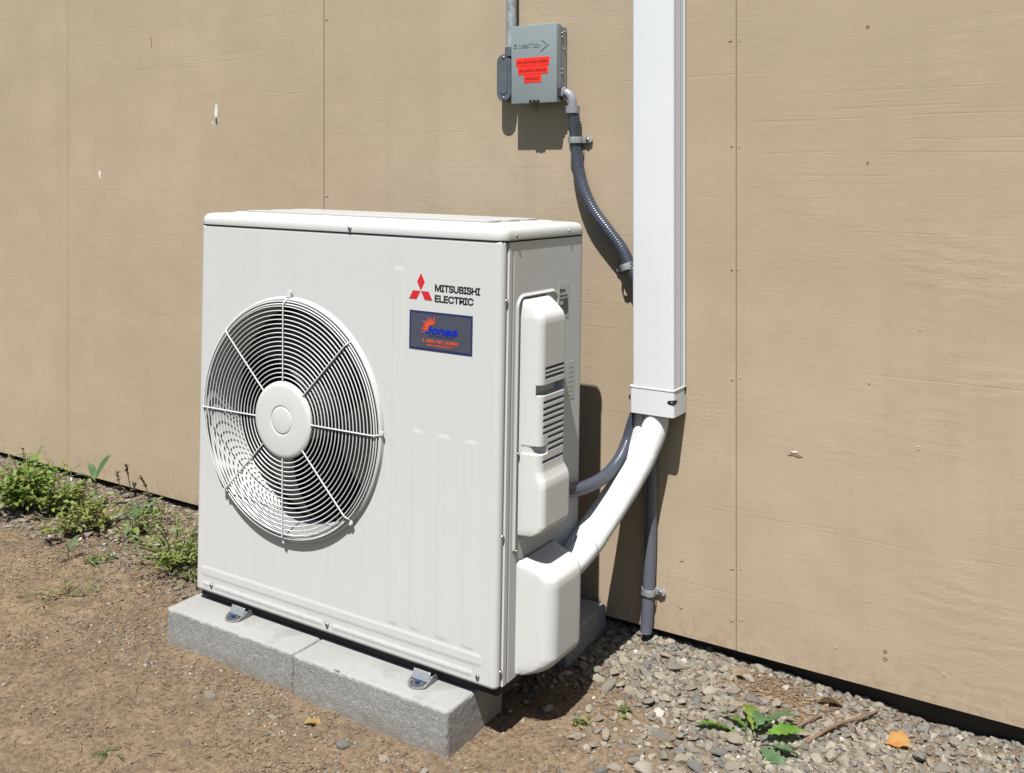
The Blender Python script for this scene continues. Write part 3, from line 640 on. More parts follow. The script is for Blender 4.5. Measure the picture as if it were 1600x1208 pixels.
# feet, washers, anchor bolts
for x in (0.156, 0.672):
    f = prism('foot', [(-0.0225, 0.030), (-0.0225, -0.020)] + [(-0.0225 * math.cos(R(a)), -0.020 - 0.0215 * math.sin(R(a))) for a in range(15, 180, 15)] + [(0.0225, -0.020), (0.0225, 0.030)], 'z', -0.0242, -0.0205, M_STEEL, unit, 0.0010)
    f.location = (x, 0.0, 0)
    b1 = box('foot_riser', (-0.0205, -0.006, -0.0205), (0.0205, -0.0025, -0.002), M_STEEL, f, 0.0012); b1.rotation_euler = (R(-24), 0, 0); b1.location = (0, -0.004, -0.0015)
    for sx_ in (-1, 1): prism('gusset', [(-0.030, -0.0205), (0.012, -0.0205), (0.012, -0.011), (-0.004, -0.010)], 'x', sx_ * 0.0215 - 0.001, sx_ * 0.0215 + 0.001, M_STEEL, f)
    wv = prism('washer', [(0.0155 * math.cos(R(a)), -0.0225 + 0.0155 * math.sin(R(a))) for a in range(0, 360, 15)], 'z', -0.0204, -0.0184, M_SCREW, f, 0.0006)
    wv.location = (0, -0.002, 0)
    bt = prism('anchor_bolt', [(0.0050 * math.cos(R(a)), -0.0245 + 0.0050 * math.sin(R(a))) for a in range(0, 360, 60)], 'z', -0.0183, -0.0148, M_BOLT, f, 0.0008)
for x in (0.156, 0.672): box('rear_foot', (x - 0.022, 0.285, -0.0242), (x + 0.022, 0.37, -0.0105), M_STEEL, unit, 0.002)

# emblem, lettering and stickers on the front
def flat(name, pts, mat, y0, parent=unit, th=0.0004): return prism(name, pts, 'y', y0 - th, y0 + 0.0006, mat, parent)
ex, ez, a_ = 0.6460, 0.7455, 0.0186
def rhomb(ang):
    u = Vector((math.cos(R(ang + 30)), math.sin(R(ang + 30)))); v = Vector((math.cos(R(ang - 30)), math.sin(R(ang - 30))))
    return [(ex, ez), (ex + v.x * a_, ez + v.y * a_ * 1.05), (ex + (u.x + v.x) * a_, ez + (u.y + v.y) * a_ * 1.05), (ex + u.x * a_, ez + u.y * a_ * 1.05)]
for ang in (90, 210, 330):
    c0 = (ex + 0.0010 * math.cos(R(ang)), ez + 0.0010 * math.sin(R(ang)))
    flat('emblem_diamond', [(p[0] + 0.0010 * math.cos(R(ang)), p[1] + 0.0010 * math.sin(R(ang))) for p in rhomb(ang)], M_REDLOGO, -0.0002)
text('lettering', 'MITSUBISHI', 0.0250, M_INK, unit, (0.6815, -0.0004, 0.7475), fat=0.00055, width=0.1065, space=0.92)
text('lettering', 'ELECTRIC', 0.0250, M_INK, unit, (0.6815, -0.0004, 0.7265), fat=0.00055, width=0.0915, space=0.92)
st = flat('sticker', [(0.619, 0.6275), (0.7725, 0.6275), (0.7725, 0.7055), (0.619, 0.7055)], M_NAVY, -0.0001)
flat('sticker_field', [(0.6235, 0.6325), (0.7685, 0.6325), (0.7685, 0.7005), (0.6235, 0.7005)], M_SLATE, -0.0005, st)
sun_c = (0.6765, 0.6690); rays = []
for k in range(9):
    a = R(72 + k * 16.0)
    rays.append((sun_c[0] + 0.0170 * math.cos(a), sun_c[1] + 0.0160 * math.sin(a)))
    if k < 8:
        a2 = R(72 + k * 16.0 + 8); rr = 0.0300 if k % 2 == 0 else 0.0255
        rays.append((sun_c[0] + rr * math.cos(a2), sun_c[1] + rr * math.sin(a2)))
inner = [(sun_c[0] + 0.0118 * math.cos(R(a)), sun_c[1] + 0.0112 * math.sin(R(a))) for a in range(200, 71, -12)]
flat('sun_emblem', rays + inner, M_ORANGE, -0.0009, st)
text('sticker_text', 'Jonas', 0.0250, M_BLUE, st, (0.6600, -0.0012, 0.6630), fat=0.0012, width=0.077, shear=0.18)
text('sticker_text', 'HEATING & COOLING', 0.0060, M_NAVY, st, (0.668, -0.0010, 0.6565), fat=0.0002, width=0.060)
text('sticker_text', '1-888-HEY JONAS', 0.0115, M_ORANGE, st, (0.6525, -0.0010, 0.6445), fat=0.00035, width=0.086)
text('sticker_text', 'www.heyjonas.com', 0.0062, M_ORANGE, st, (0.664, -0.0010, 0.6378), fat=0.0002, width=0.062)
# paper labels on the side
lb = box('rating_label', (Wd, 0.2185, 0.682), (Wd + 0.0006, 0.262, 0.756), M_PAPER, unit)
box('label_print', (Wd + 0.0004, 0.221, 0.690), (Wd + 0.001, 0.258, 0.722), M_LABELDK, lb)
box('label_print', (Wd + 0.0004, 0.221, 0.727), (Wd + 0.001, 0.255, 0.730), M_LABELDK, lb)
for (a, b, c_, d_) in ((0.222, 0.228, 0.736, 0.744), (0.229, 0.245, 0.737, 0.742)): box('label_print', (Wd + 0.0004, a, c_), (Wd + 0.001, b, d_), M_LABELDK, lb)
box('label_print', (Wd + 0.0009, 0.224, 0.710), (Wd + 0.0013, 0.236, 0.717), M_PAPER, lb)
lb2 = box('notice_label', (Wd, 0.235, 0.505), (Wd + 0.0006, 0.292, 0.585), M_PAPER, unit)
for k in range(7): box('label_print', (Wd + 0.0005, 0.266, 0.512 + k * 0.010), (Wd + 0.0009, 0.284, 0.5135 + k * 0.010), M_FAINT, lb2)

# ------------------------------------------------------------------ concrete blocks
def block_mesh(seed):
    hx, hy, hz = 0.1975, 0.097, 0.049; st = 0.004; V, F = [], []
    def face(u, v, w, hu, hv, hw, sgn):
        nu, nv = int(2 * hu / st) + 1, int(2 * hv / st) + 1; off = len(V)
        for i in range(nu):
            for j in range(nv):
                p = [0, 0, 0]; p[u] = -hu + 2 * hu * i / (nu - 1); p[v] = -hv + 2 * hv * j / (nv - 1); p[w] = sgn * hw; V.append(p)
        for i in range(nu - 1):
            for j in range(nv - 1):
                q = (off + i * nv + j, off + (i + 1) * nv + j, off + (i + 1) * nv + j + 1, off + i * nv + j + 1); F.append(q if sgn > 0 else q[::-1])
    for sg in (-1, 1): face(0, 1, 2, hx, hy, hz, sg); face(1, 2, 0, hy, hz, hx, sg); face(2, 0, 1, hz, hx, hy, sg)
    P = np.array(V); r = 0.0030; inner = np.array([hx - r, hy - r, hz - r]); Q = np.clip(P, -inner, inner); D = P - Q; L_ = np.linalg.norm(D, axis=1, keepdims=True); U = D / L_
    k = seed * 13.7; n1 = fbm(P[:, 0] * 70 + P[:, 2] * 53 + k, P[:, 1] * 70 + P[:, 2] * 81 + k, 3); n2 = fbm(P[:, 0] * 210 + P[:, 2] * 170 + k, P[:, 1] * 210 - P[:, 2] * 140, 2)
    edge = (np.abs(D) > 0.0012).sum(1) >= 2
    amp = n1 * 0.0012 + n2 * 0.0016 - edge * (np.clip(n1 + n2 + 0.05, 0, 1) * 0.010 + np.clip(fbm(P[:, 0] * 24 + P[:, 2] * 31 + k, P[:, 1] * 24 + P[:, 2] * 17, 2) - 0.13, 0, 1) * 0.035)
    topf = (P[:, 2] > hz - 0.001) & ~edge; amp = np.where(topf, amp * 0.35, amp)
    P = Q + U * (r + amp[:, None]); P[:, 2] -= hz
    bm = bmesh.new(); vs = [bm.verts.new(p) for p in P]
    for f in F: bm.faces.new([vs[i] for i in f])
    bmesh.ops.remove_doubles(bm, verts=bm.verts, dist=0.0004); bmesh.ops.recalc_face_normals(bm, faces=bm.faces)
    me = bm_mesh('concrete_block', bm, 80); me.materials.append(M_BLOCK); return me
for i, (lx, ly, rz, lab) in enumerate(((0.182, -0.0 + 0.030 - 0.0, 0.0, 'light grey concrete block under the left front foot of the unit'),
                                       (0.581, 0.026, -0.002, 'light grey concrete block under the right front foot of the unit, nearest the camera'),
                                       (0.620, 0.418, 0.0, 'shaded concrete block under the rear of the unit beside the wall'))):
    o = obj('concrete_block', block_mesh(i), None); tag(o, lab, 'concrete block', 'concrete blocks under the unit')
    o.matrix_world = UM @ Matrix.Translation((lx, ly, -0.0245)) @ Matrix.Rotation(rz, 4, 'Z')
o = obj('concrete_block', block_mesh(5), None); tag(o, 'concrete block at the far left, hidden behind the unit under its rear left foot', 'concrete block', 'concrete blocks under the unit')
o.matrix_world = UM @ Matrix.Translation((0.222, 0.418, -0.0245))

# ------------------------------------------------------------------ disconnect box
dbx = empty('disconnect_box', (0.731, 0, 1.142), 'grey metal electrical disconnect box with red tape labels on the wall', 'electrical box')
def L(x, y, z): return (x - 0.731, y, z - 1.142)
box('box_body', L(0.673, -0.043, 1.147), L(0.7965, -0.0016, 1.3265), M_BOXGREY, dbx, 0.002)
cv = box('box_cover', L(0.669, -0.0535, 1.1415), L(0.7975, -0.0435, 1.3315), M_BOXGREY, dbx, 0.0022, 3)
box('cover_flange', L(0.788, -0.0440, 1.143), L(0.7978, -0.030, 1.329), M_BOXGREY, dbx, 0.001)
text('embossed_lettering', 'D', 0.0215, M_BOXGREY, cv, L(0.6775, -0.0538, 1.2770), ext=0.0006, fat=0.0003)
text('embossed_lettering', 'IVERSI', 0.0160, M_BOXGREY, cv, L(0.6915, -0.0538, 1.2770), ext=0.0006, fat=0.0003, width=0.0295)
text('embossed_lettering', 'T', 0.0215, M_BOXGREY, cv, L(0.7215, -0.0538, 1.2765), ext=0.0006, fat=0.0003)
text('embossed_lettering', 'ECH', 0.0160, M_BOXGREY, cv, L(0.7335, -0.0538, 1.2765), ext=0.0006, fat=0.0003, width=0.0185)
prism('embossed_arrow', [(p[0] - 0.731, p[1] - 1.142) for p in ((0.7535, 1.2655), (0.7765, 1.2815), (0.7600, 1.2945), (0.7575, 1.2945), (0.7565, 1.2925), (0.7695, 1.2818), (0.7520, 1.2675))], 'y', -0.0546, -0.0530, M_BOXGREY, cv)
for i, (xa, xb, za, zb, tx) in enumerate(((0.6835, 0.7775, 1.2325, 1.2520, 'DB LOCATED INSIDE'), (0.6890, 0.7735, 1.2120, 1.2315, 'BUILDING LABELED'), (0.7060, 0.7550, 1.1920, 1.2110, 'MINI SPLIT'))):
    tp = box('red_tape', L(xa, -0.0541 - i * 0.0001, za), L(xb, -0.0530, zb), M_RED, cv)
    text('tape_text', tx, 0.0105, M_FADEINK, tp, L(xa + 0.005, -0.0544 - i * 0.0001, za + 0.0062), ext=0.0001, fat=0.0001, width=(xb - xa) - 0.010)
box('cover_clip', L(0.7225, -0.0565, 1.1425), L(0.7505, -0.0530, 1.1455), M_INK, dbx, 0.0006)
for x in (0.7255, 0.7365, 0.7465): box('cover_clip', L(x - 0.0028, -0.0570, 1.1430), L(x + 0.0028, -0.0530, 1.1492), M_INK, dbx, 0.0006)
hp = obj('hasp_loop', ring_mesh(0.0065, 0, 0.0016, 24, 6), M_DKPLAST, dbx); hp.location = L(0.7365, -0.047, 1.1335); hp.scale = (0.85, 1, 1.35)
for (y, z) in ((-0.026, 1.309), (-0.012, 1.313), (-0.026, 1.299), (-0.016, 1.272), (-0.026, 1.222), (-0.026, 1.212)): screw(dbx, L(0.7973, y, z), 'right', 0.62)
# ------------------------------------------------------------------ rigid conduit with fitting
cd = empty('metal_conduit', (0.653, 0, 1.15), 'galvanised steel conduit pipe with oval inspection fitting, coming down beside the grey box', 'conduit')
def K(x, y, z): return (x - 0.653, y, z - 1.15)
tube('pipe', [K(0.653, -0.0275, 1.272), K(0.653, -0.0275, 1.9), K(0.653, -0.0275, 2.6)], 0.0128, M_GALV, cd, 24, smooth=False)
tube('pipe_collar', [K(0.653, -0.0275, 1.262), K(0.653, -0.0275, 1.284)], 0.0158, M_DIECAST, cd, 20, smooth=False)
lbp = [(x - 0.653, z - 1.15) for x, z in rrect(0.6175, 0.6605, 1.150, 1.268, 0.0212, 8)]
fit = prism('conduit_fitting', lbp, 'y', -0.036, -0.0016, M_DIECAST, cd, 0.002)
pl = prism('fitting_plate', [((x + 0.014) * 0.97 - 0.014, (z - 0.059) * 0.985 + 0.059) for x, z in lbp], 'y', -0.0405, -0.0362, M_DIECAST, cd, 0.0012)
prism('plate_recess', [(x - 0.653, z - 1.15) for x, z in rrect(0.6270, 0.6510, 1.168, 1.250, 0.0118, 7)], 'y', -0.0425, -0.0400, M_DIECAST, pl, 0.0012)
for z in (1.159, 1.2595): screw(cd, K(0.639, -0.0406, z), 'front', 0.8)

# ------------------------------------------------------------------ flexible conduits, straps
h1 = empty('flexible_conduit', (0.83, -0.02, 1.05), 'dark slate corrugated flexible conduit curving from the grey box to the unit', 'conduit')
def H(p): return (p[0] - 0.83, p[1] + 0.02, p[2] - 1.05)
path = [(0.8275, -0.030, 1.122), (0.8305, -0.026, 1.096), (0.8300, -0.019, 1.05), (0.8365, -0.018, 0.989), (0.8520, -0.020, 0.936), (0.8790, -0.022, 0.886), (0.9180, -0.022, 0.839), (0.9520, -0.020, 0.797), (0.9740, -0.020, 0.757), (0.9980, -0.021, 0.715), (1.0200, -0.022, 0.655), (1.0260, -0.026, 0.54), (1.0050, -0.032, 0.450), (0.9900, -0.036, 0.405), (0.9800, -0.048, 0.359), (0.9760, -0.080, 0.326), (0.9690, -0.130, 0.303), (0.9600, -0.190, 0.295), (0.9500, -0.245, 0.297), (0.9385, -0.275, 0.303)]
tube('hose', [H(p) for p in path], 0.0142, M_HOSE, h1, 18, rib=0.00042, period=0.0062, step=0.00155)
tube('elbow', [H(p) for p in ((0.803, -0.030, 1.1655), (0.813, -0.030, 1.1640), (0.8215, -0.030, 1.157), (0.8265, -0.030, 1.145), (0.8275, -0.030, 1.130))], 0.0106, M_CONN, h1, 18)
tube('collar', [H(p) for p in ((0.8278, -0.030, 1.1155), (0.8278, -0.030, 1.133))], 0.0168, M_CONN, h1, 24, smooth=False)
tube('lock_nut', [H(p) for p in ((0.7968, -0.030, 1.166), (0.8035, -0.030, 1.1655))], 0.0185, M_DKPLAST, h1, 6, smooth=False)
tube('lock_nut', [H(p) for p in ((0.8030, -0.030, 1.1655), (0.8085, -0.030, 1.1650))], 0.0150, M_CONN, h1, 6, smooth=False)
h2 = empty('drain_conduit', (1.013, -0.016, -0.08), 'grey conduit stub running down the wall below the white duct to the gravel', 'conduit')
tube('hose', [(p[0] - 1.013, p[1] + 0.016, p[2] + 0.08) for p in ((1.030, -0.017, 0.45), (1.0285, -0.017, 0.39), (1.0255, -0.0165, 0.257), (1.0225, -0.0165, 0.11), (1.0180, -0.0165, 0.006), (1.0125, -0.0165, -0.079))], 0.0138, M_HOSE2, h2, 18, rib=0.0002, period=0.0062, step=0.00155)
def strap(x, z, y, r, side, tilt, label):
    e = empty('pipe_strap', (x, 0, z), label, 'pipe strap', 'conduit straps screwed to the wall')
    V = []; n = 22; w_ = 0.0075
    for zz in (-w_, w_):
        for rr in (r + 0.0006, r + 0.0022):
            for k in range(n + 1):
                a = R(-10 + 200 * k / n); V.append((rr * math.cos(a) * side, y - rr * math.sin(a), zz))
    m_ = n + 1; F = []
    for k in range(n):
        F += [(m_ + k, m_ + k + 1, 3 * m_ + k + 1, 3 * m_ + k), (k, k + 1, 2 * m_ + k + 1, 2 * m_ + k), (k, k + 1, m_ + k + 1, m_ + k), (2 * m_ + k, 2 * m_ + k + 1, 3 * m_ + k + 1, 3 * m_ + k)]
    obj('band', fixn(mesh('band', V, F, 40)), M_GALV, e)
    tb = prism('tab', [(side * p[0], p[1]) for p in ((r * 0.5, -w_), (r + 0.016, -w_), (r + 0.0205, -w_ * 0.6), (r + 0.0215, 0), (r + 0.0205, w_ * 0.6), (r + 0.016, w_), (r * 0.5, w_))], 'y', -0.0075, -0.0016, M_GALV, e, 0.0008)
    s_ = screw(e, (side * (r + 0.0105), -0.0078, 0), 'front', 1.1); e.rotation_euler = (0, tilt, 0); return e
strap(0.8300, 1.052, -0.0190, 0.0158, 1, 0.0, 'steel strap holding the slate flexible conduit just below the grey box')
strap(0.9675, 0.757, -0.0200, 0.0158, -1, R(-18), 'steel strap holding the slate flexible conduit beside the white duct')
strap(1.0190, 0.0165, -0.0165, 0.0146, 1, R(3), 'steel strap holding the grey conduit stub just above the gravel')

# ------------------------------------------------------------------ white line-set duct
dc = empty('line_set_duct', (1.05, 0, 0.43), 'tall white plastic duct covering the pipes on the wall', 'duct')
def duct_profile(x0, x1, d, r=0.007, ribs=True):
    P = [(x0, -0.0016), (x0, -d + r)] + [(x0 + r - r * math.cos(R(a)), -d + r - r * math.sin(R(a))) for a in range(15, 91, 15)]
    P += [(x1 - r + r * math.sin(R(a)), -d + r - r * math.cos(R(a))) for a in range(0, 91, 15)]
    if ribs:
        for y in (-0.047, -0.036, -0.020): P += [(x1, y - 0.0022), (x1 - 0.0022, y - 0.0010), (x1 - 0.0022, y + 0.0010), (x1, y + 0.0022)]
        P += [(x1, -0.010), (x1 + 0.0025, -0.009)]
    P += [(x1 + (0.0025 if ribs else 0), -0.0016)]
    return [(x - 1.05, y) for x, y in P]
prism('duct_channel', duct_profile(1.0000, 1.1010, 0.0655), 'z', 0.045, 2.20, M_PVC, dc)
def cap_shell(poly, z0, z1, th=0.0022):
    n = len(poly); V = []
    cx = 0.0
    inner = [(x - (th if x > 0 else -th), y + (th if y < -0.03 else 0)) for x, y in poly]
    for pts, z in ((poly, z0), (poly, z1), (inner, z1), (inner, z0)): V += [(x, y, z) for x, y in pts]
    F = []
    for a in range(4):
        b = (a + 1) % 4
        for k in range(n - 1): F.append((a * n + k, a * n + k + 1, b * n + k + 1, b * n + k))
    return fixn(mesh('end_cap', V, F, 30))
cap = obj('end_cap', cap_shell(duct_profile(0.9960, 1.1035, 0.0705, 0.0075, False), 0.004, 0.0635), M_PVC, dc)
prism('cap_lip', duct_profile(0.9950, 1.1045, 0.0715, 0.008, False), 'z', 0.0612, 0.0642, M_PVC, cap)
prism('screw_slot', [(0.0375, 0.0375), (0.040, 0.0405), (0.046, 0.0420), (0.0515, 0.0425), (0.0515, 0.0330), (0.046, 0.0320), (0.040, 0.0335)], 'y', -0.0709, -0.060, M_BLACK, cap)  # thin black patch painted in for the shaded opening
prism('screw_slot', [(-0.0690, 0.0330), (-0.0535, 0.0350), (-0.0535, 0.0415), (-0.0690, 0.0425)], 'x', 0.0400, 0.0539, M_BLACK, cap)
sc = screw(cap, (0.0490, -0.0712, 0.0375), 'front', 0.55)
screw(dc, (0.9955 - 1.05, -0.056, 0.036), 'left', 1.9)
# ------------------------------------------------------------------ insulated refrigerant pipes
pp = [(1.0490, -0.036, 0.462), (1.0460, -0.044, 0.400), (1.0320, -0.068, 0.344), (1.0145, -0.108, 0.291), (1.0000, -0.163, 0.243), (0.9905, -0.230, 0.204), (0.9820, -0.290, 0.176), (0.9680, -0.345, 0.152), (0.9600, -0.375, 0.140)]
pq = [(1.0120, -0.031, 0.462), (1.0110, -0.036, 0.393), (0.9970, -0.046, 0.339), (0.9780, -0.080, 0.282), (0.9620, -0.130, 0.237), (0.9540, -0.200, 0.200), (0.9540, -0.270, 0.172), (0.9540, -0.330, 0.149)]
ip = empty('insulated_pipe', (1.0, -0.16, 0.24), 'thick white insulated refrigerant pipe, nearer the camera, bending from the duct to the unit', 'pipe', 'refrigerant pipes')
sv = lambda p: (p[0] - 1.0, p[1] + 0.16, p[2] - 0.24)
tube('sleeve', [sv(p) for p in pp], 0.0288, M_PIPE, ip, 28, rib=0.00025, period=0.0045, step=0.0012, rfun=lambda s: 0.0288 + 0.0003 * math.sin(s * 41) + 0.0002 * math.sin(s * 97))
tube('tape_wrap', [sv(p) for p in catmull(pp)[84:92]], 0.0302, M_PIPE, ip, 28, smooth=False)
iq = empty('insulated_pipe', (0.96, -0.13, 0.24), 'thin white insulated refrigerant pipe, running behind the thick one into the unit', 'pipe', 'refrigerant pipes')
sq = lambda p: (p[0] - 0.96, p[1] + 0.13, p[2] - 0.24)
tube('sleeve', [sq(p) for p in pq], 0.0195, M_PIPE, iq, 24, rib=0.0006, period=0.0060, step=0.0015)

# ------------------------------------------------------------------ stones
def ico_stone(seed, sub):
    bm = bmesh.new(); bmesh.ops.create_icosphere(bm, subdivisions=sub, radius=1.0); r_ = random.Random(seed)
    planes = [(Vector((r_.gauss(0, 1), r_.gauss(0, 1), r_.gauss(0, 1))).normalized(), r_.uniform(0.45, 0.85)) for _ in range(11)]
    sc_ = Vector((1.0, r_.uniform(0.6, 0.9), r_.uniform(0.35, 0.62)))
    for v in bm.verts:
        p = v.co.copy()
        for nn, d in planes:
            t = p.dot(nn)
            if t > d: p -= nn * (t - d) * 0.92
        p *= r_.uniform(0.97, 1.03); v.co = Vector((p.x * sc_.x, p.y * sc_.y, p.z * sc_.z))
    V = np.array([v.co[:] for v in bm.verts]); F = np.array([[q.index for q in f.verts] for f in bm.faces]); bm.free(); return V, F
FEET = []
Minv = UM.inverted()
def free(x, y, m=0.0):
    p = Minv @ Vector((x, y, -0.11))
    for (cx, cy) in ((0.182, 0.03), (0.581, 0.026), (0.620, 0.418), (0.222, 0.418)):
        if abs(p.x - cx) < 0.199 + m and abs(p.y - cy) < 0.099 + m: return False
    return y < 0.028 - m
PAL = np.array((0.76, 0.755, 0.73)) * np.array([(0.235, 0.215, 0.180), (0.275, 0.245, 0.200), (0.300, 0.262, 0.210), (0.220, 0.208, 0.178), (0.330, 0.295, 0.240), (0.180, 0.178, 0.168), (0.285, 0.255, 0.205), (0.360, 0.325, 0.270), (0.230, 0.190, 0.145)])
BROWN = np.array((0.90, 0.89, 0.88)) * np.array([(0.215, 0.152, 0.098), (0.255, 0.185, 0.120), (0.165, 0.118, 0.078), (0.290, 0.222, 0.152), (0.230, 0.170, 0.115)])
# large single stones, children of the ground
BIG = []
for i in range(12):
    V, F = ico_stone(i + 50, 2); me = bpy.data.meshes.new('stone'); np_mesh(me, V, F); me.shade_smooth(); me.set_sharp_from_angle(angle=R(24)); me.materials.append(M_STONE1); BIG.append(me)
placed = []
def add_stone(x, y, s, sink=0.35, flat_=None):
    o = bpy.data.objects.new('stone', random.choice(BIG)); C.objects.link(o); o.parent = ground
    o.location = (x, y, float(ground_h(x, y)) + s * 0.5 * (0.55 - sink)); o.rotation_euler = (random.uniform(-0.35, 0.35), random.uniform(-0.35, 0.35), random.uniform(0, 6.28))
    o.scale = (s * random.uniform(0.85, 1.2), s * random.uniform(0.8, 1.1), s * random.uniform(0.75, 1.15)); placed.append((x, y, s)); return o
for (x, y, s) in ((1.115, -0.085, 0.031), (1.02, -0.23, 0.024), (1.10, -0.14, 0.019), (1.21, -0.235, 0.017), (1.075, -0.045, 0.019), (0.955, -0.36, 0.017), (1.26, -0.33, 0.019), (1.30, -0.19, 0.020), (1.385, -0.26, 0.022), (1.46, -0.235, 0.019), (1.62, -0.12, 0.022), (0.50, -0.68, 0.013), (0.78, -0.66, 0.016), (0.68, -0.67, 0.017), (0.34, -0.70, 0.015), (0.86, -0.65, 0.012)):
    add_stone(x, y, s)
tries = 0
while len(placed) < 300 and tries < 40000:
    tries += 1
    if random.random() < 0.80: x, y = (random.uniform(0.92, 1.32) if random.random() < 0.55 else random.uniform(0.86, 1.85)), random.uniform(-0.48, 0.018)
    else: x, y = random.uniform(-1.3, 0.1), random.uniform(-0.46, 0.01)
    g = float(gravel_mask(x, y))
    if random.random() > g * 0.9 + 0.02: continue
    s = random.choice((0.010, 0.011, 0.012, 0.014, 0.016, 0.018, 0.021)) * random.uniform(0.9, 1.15)
    if x < 0.2: s *= 0.95
    if not free(x, y, s): continue
    if any((x - a) ** 2 + (y - b) ** 2 < (0.66 * (s + c)) ** 2 for a, b, c in placed): continue
    add_stone(x, y, s, random.uniform(0.0, 0.3))
# joined scatter of smaller stones and of soil crumbs
def scatter(name, count, sizes, weight, pal, region, seeds, sub, mat, flatten=1.0, lift=0.15, white=0.0, parent=None, power=1.0, avoid=True):
    bases = [ico_stone(s, sub) for s in seeds]; VS, FS, CS = [], [], []; off = 0; n = 0; tr = 0
    x0, x1, y0, y1 = region
    cand_x = rng.uniform(x0, x1, count * 12); cand_y = rng.uniform(y0, y1, count * 12); wgt = weight(cand_x, cand_y); ok = rng.random(count * 12) < wgt
    hz = ground_h(cand_x, cand_y)
    for x, y, z in zip(cand_x[ok], cand_y[ok], hz[ok]):
        if n >= count: break
        s = sizes[0] + (sizes[1] - sizes[0]) * random.random() ** power
        if not free(x, y, s * 0.6): continue
        if avoid and any(abs(x - a) < c * 0.7 and abs(y - b) < c * 0.7 for a, b, c in placed if abs(x - a) < 0.03): continue
        V, F = bases[n % len(bases)]
        a = random.uniform(0, 6.28); tx, ty = random.uniform(-0.5, 0.5), random.uniform(-0.5, 0.5)
        Rm = np.array(Euler((tx, ty, a)).to_matrix()); P = (V * s * np.array([random.uniform(0.8, 1.25), 1, flatten])) @ Rm.T + np.array([x, y, z + s * lift])
        VS.append(P); FS.append(F + off); off += len(V)
        c = pal[random.randrange(len(pal))] * random.uniform(0.8, 1.2)
        if random.random() < white: c = np.array((0.46, 0.42, 0.36)) * random.uniform(0.7, 1.1)
        CS.append(np.repeat(np.append(c, 1.0)[None], len(V), 0)); n += 1
    me = bpy.data.meshes.new(name); np_mesh(me, np.concatenate(VS), np.concatenate(FS)); me.shade_smooth(); me.set_sharp_from_angle(angle=R(26))
    ca = me.color_attributes.new('tint', 'FLOAT_COLOR', 'POINT'); ca.data.foreach_set('color', np.concatenate(CS).astype(np.float32).ravel())
    return tag(obj(name, me, mat, parent), kind='stuff')
gw = lambda x, y: gravel_mask(x, y) ** 1.5
scatter('gravel', 5800, (0.0045, 0.0135), gw, PAL, (0.84, 1.95, -0.55, 0.03), range(100, 112), 2, M_STONE, white=0.02, power=1.9, parent=ground, flatten=0.9)
scatter('gravel', 7500, (0.0040, 0.0125), gw, np.concatenate([PAL * 0.95, BROWN]), (-1.85, 0.12, -0.5, 0.03), range(112, 124), 1, M_STONE, white=0.03, power=1.9, parent=ground, flatten=0.85)
dw = lambda x, y: 0.06 + 0.94 * sstep(fbm(x * 5, y * 5, 3), -0.03, 0.10)
scatter('soil_crumbs', 19000, (0.0014, 0.0052), dw, np.concatenate([BROWN, BROWN * 1.15, BROWN * 0.75, PAL[2:3]]), (-1.3, 1.3, -1.12, 0.0), range(130, 142), 1, M_STONE, white=0.014, power=2.4, lift=0.3, parent=ground, avoid=False)
nb = lambda x, y: np.exp(-((x + 0.02) / 0.16) ** 2 - ((y + 0.60) / 0.13) ** 2) + 0.8 * np.exp(-((x - 0.35) / 0.35) ** 2 - ((y + 0.66) / 0.05) ** 2) + 0.7 * np.exp(-((x + 0.35) / 0.5) ** 2 - ((y + 0.42) / 0.09) ** 2)
scatter('gravel', 2600, (0.0020, 0.0068), nb, np.concatenate([PAL * 0.85, BROWN]), (-1.1, 0.9, -0.85, -0.25), range(160, 170), 1, M_STONE, white=0.01, power=2.2, lift=0.15, parent=ground, flatten=0.7, avoid=False)
fw = lambda x, y: 0.25 + 0.75 * gravel_mask(x, y)
scatter('soil_crumbs', 12000, (0.0012, 0.0055), fw, np.concatenate([PAL, BROWN]), (0.25, 1.9, -0.75, 0.03), range(142, 150), 1, M_STONE, white=0.05, power=2.0, lift=0.15, parent=ground, avoid=False)
# soil heaped against the block feet, dry straw
def straw(name, count, weight, region, L0, L1, r0, mat):
    V, F = [], []; x0, x1, y0, y1 = region; n = 0
    while n < count:
        x, y = random.uniform(x0, x1), random.uniform(y0, y1)
        if random.random() > weight(x, y) or not free(x, y, 0.01): continue
        a = random.uniform(0, 6.28); l = random.uniform(L0, L1); r = r0 * random.uniform(0.6, 1.3); bend = random.uniform(-0.5, 0.5); pts = []
        for k in range(4):
            t = k / 3; px = x + math.cos(a + bend * t) * l * t; py = min(y + math.sin(a + bend * t) * l * t, 0.02)
            pts.append(Vector((px, py, float(ground_h(px, py)) + r + random.uniform(0, 0.004))))
        v, f = tube('s', pts, r, None, n=4, smooth=False, raw=True, off=len(V)); V += v; F += f; n += 1
    return tag(obj(name, fixn(mesh(name, V, F, 60)), mat, ground), kind='stuff')
straw('straw', 420, lambda x, y: 1.0, (-0.9, 1.7, -1.1, 0.0), 0.008, 0.05, 0.0006, M_STRAW)
straw('straw', 260, lambda x, y: math.exp(-((x - 1.34) / 0.13) ** 2 - ((y + 0.065) / 0.075) ** 2), (1.10, 1.60, -0.22, 0.005), 0.008, 0.05, 0.0008, M_STRAW)
straw('straw', 420, lambda x, y: math.exp(-((x - 1.34) / 0.13) ** 2 - ((y + 0.065) / 0.075) ** 2), (1.10, 1.60, -0.22, 0.005), 0.004, 0.025, 0.0011, M_TWIG)
straw('straw', 1500, lambda x, y: 1.0, (-0.9, 1.1, -1.1, -0.1), 0.003, 0.018, 0.0007, M_TWIG)
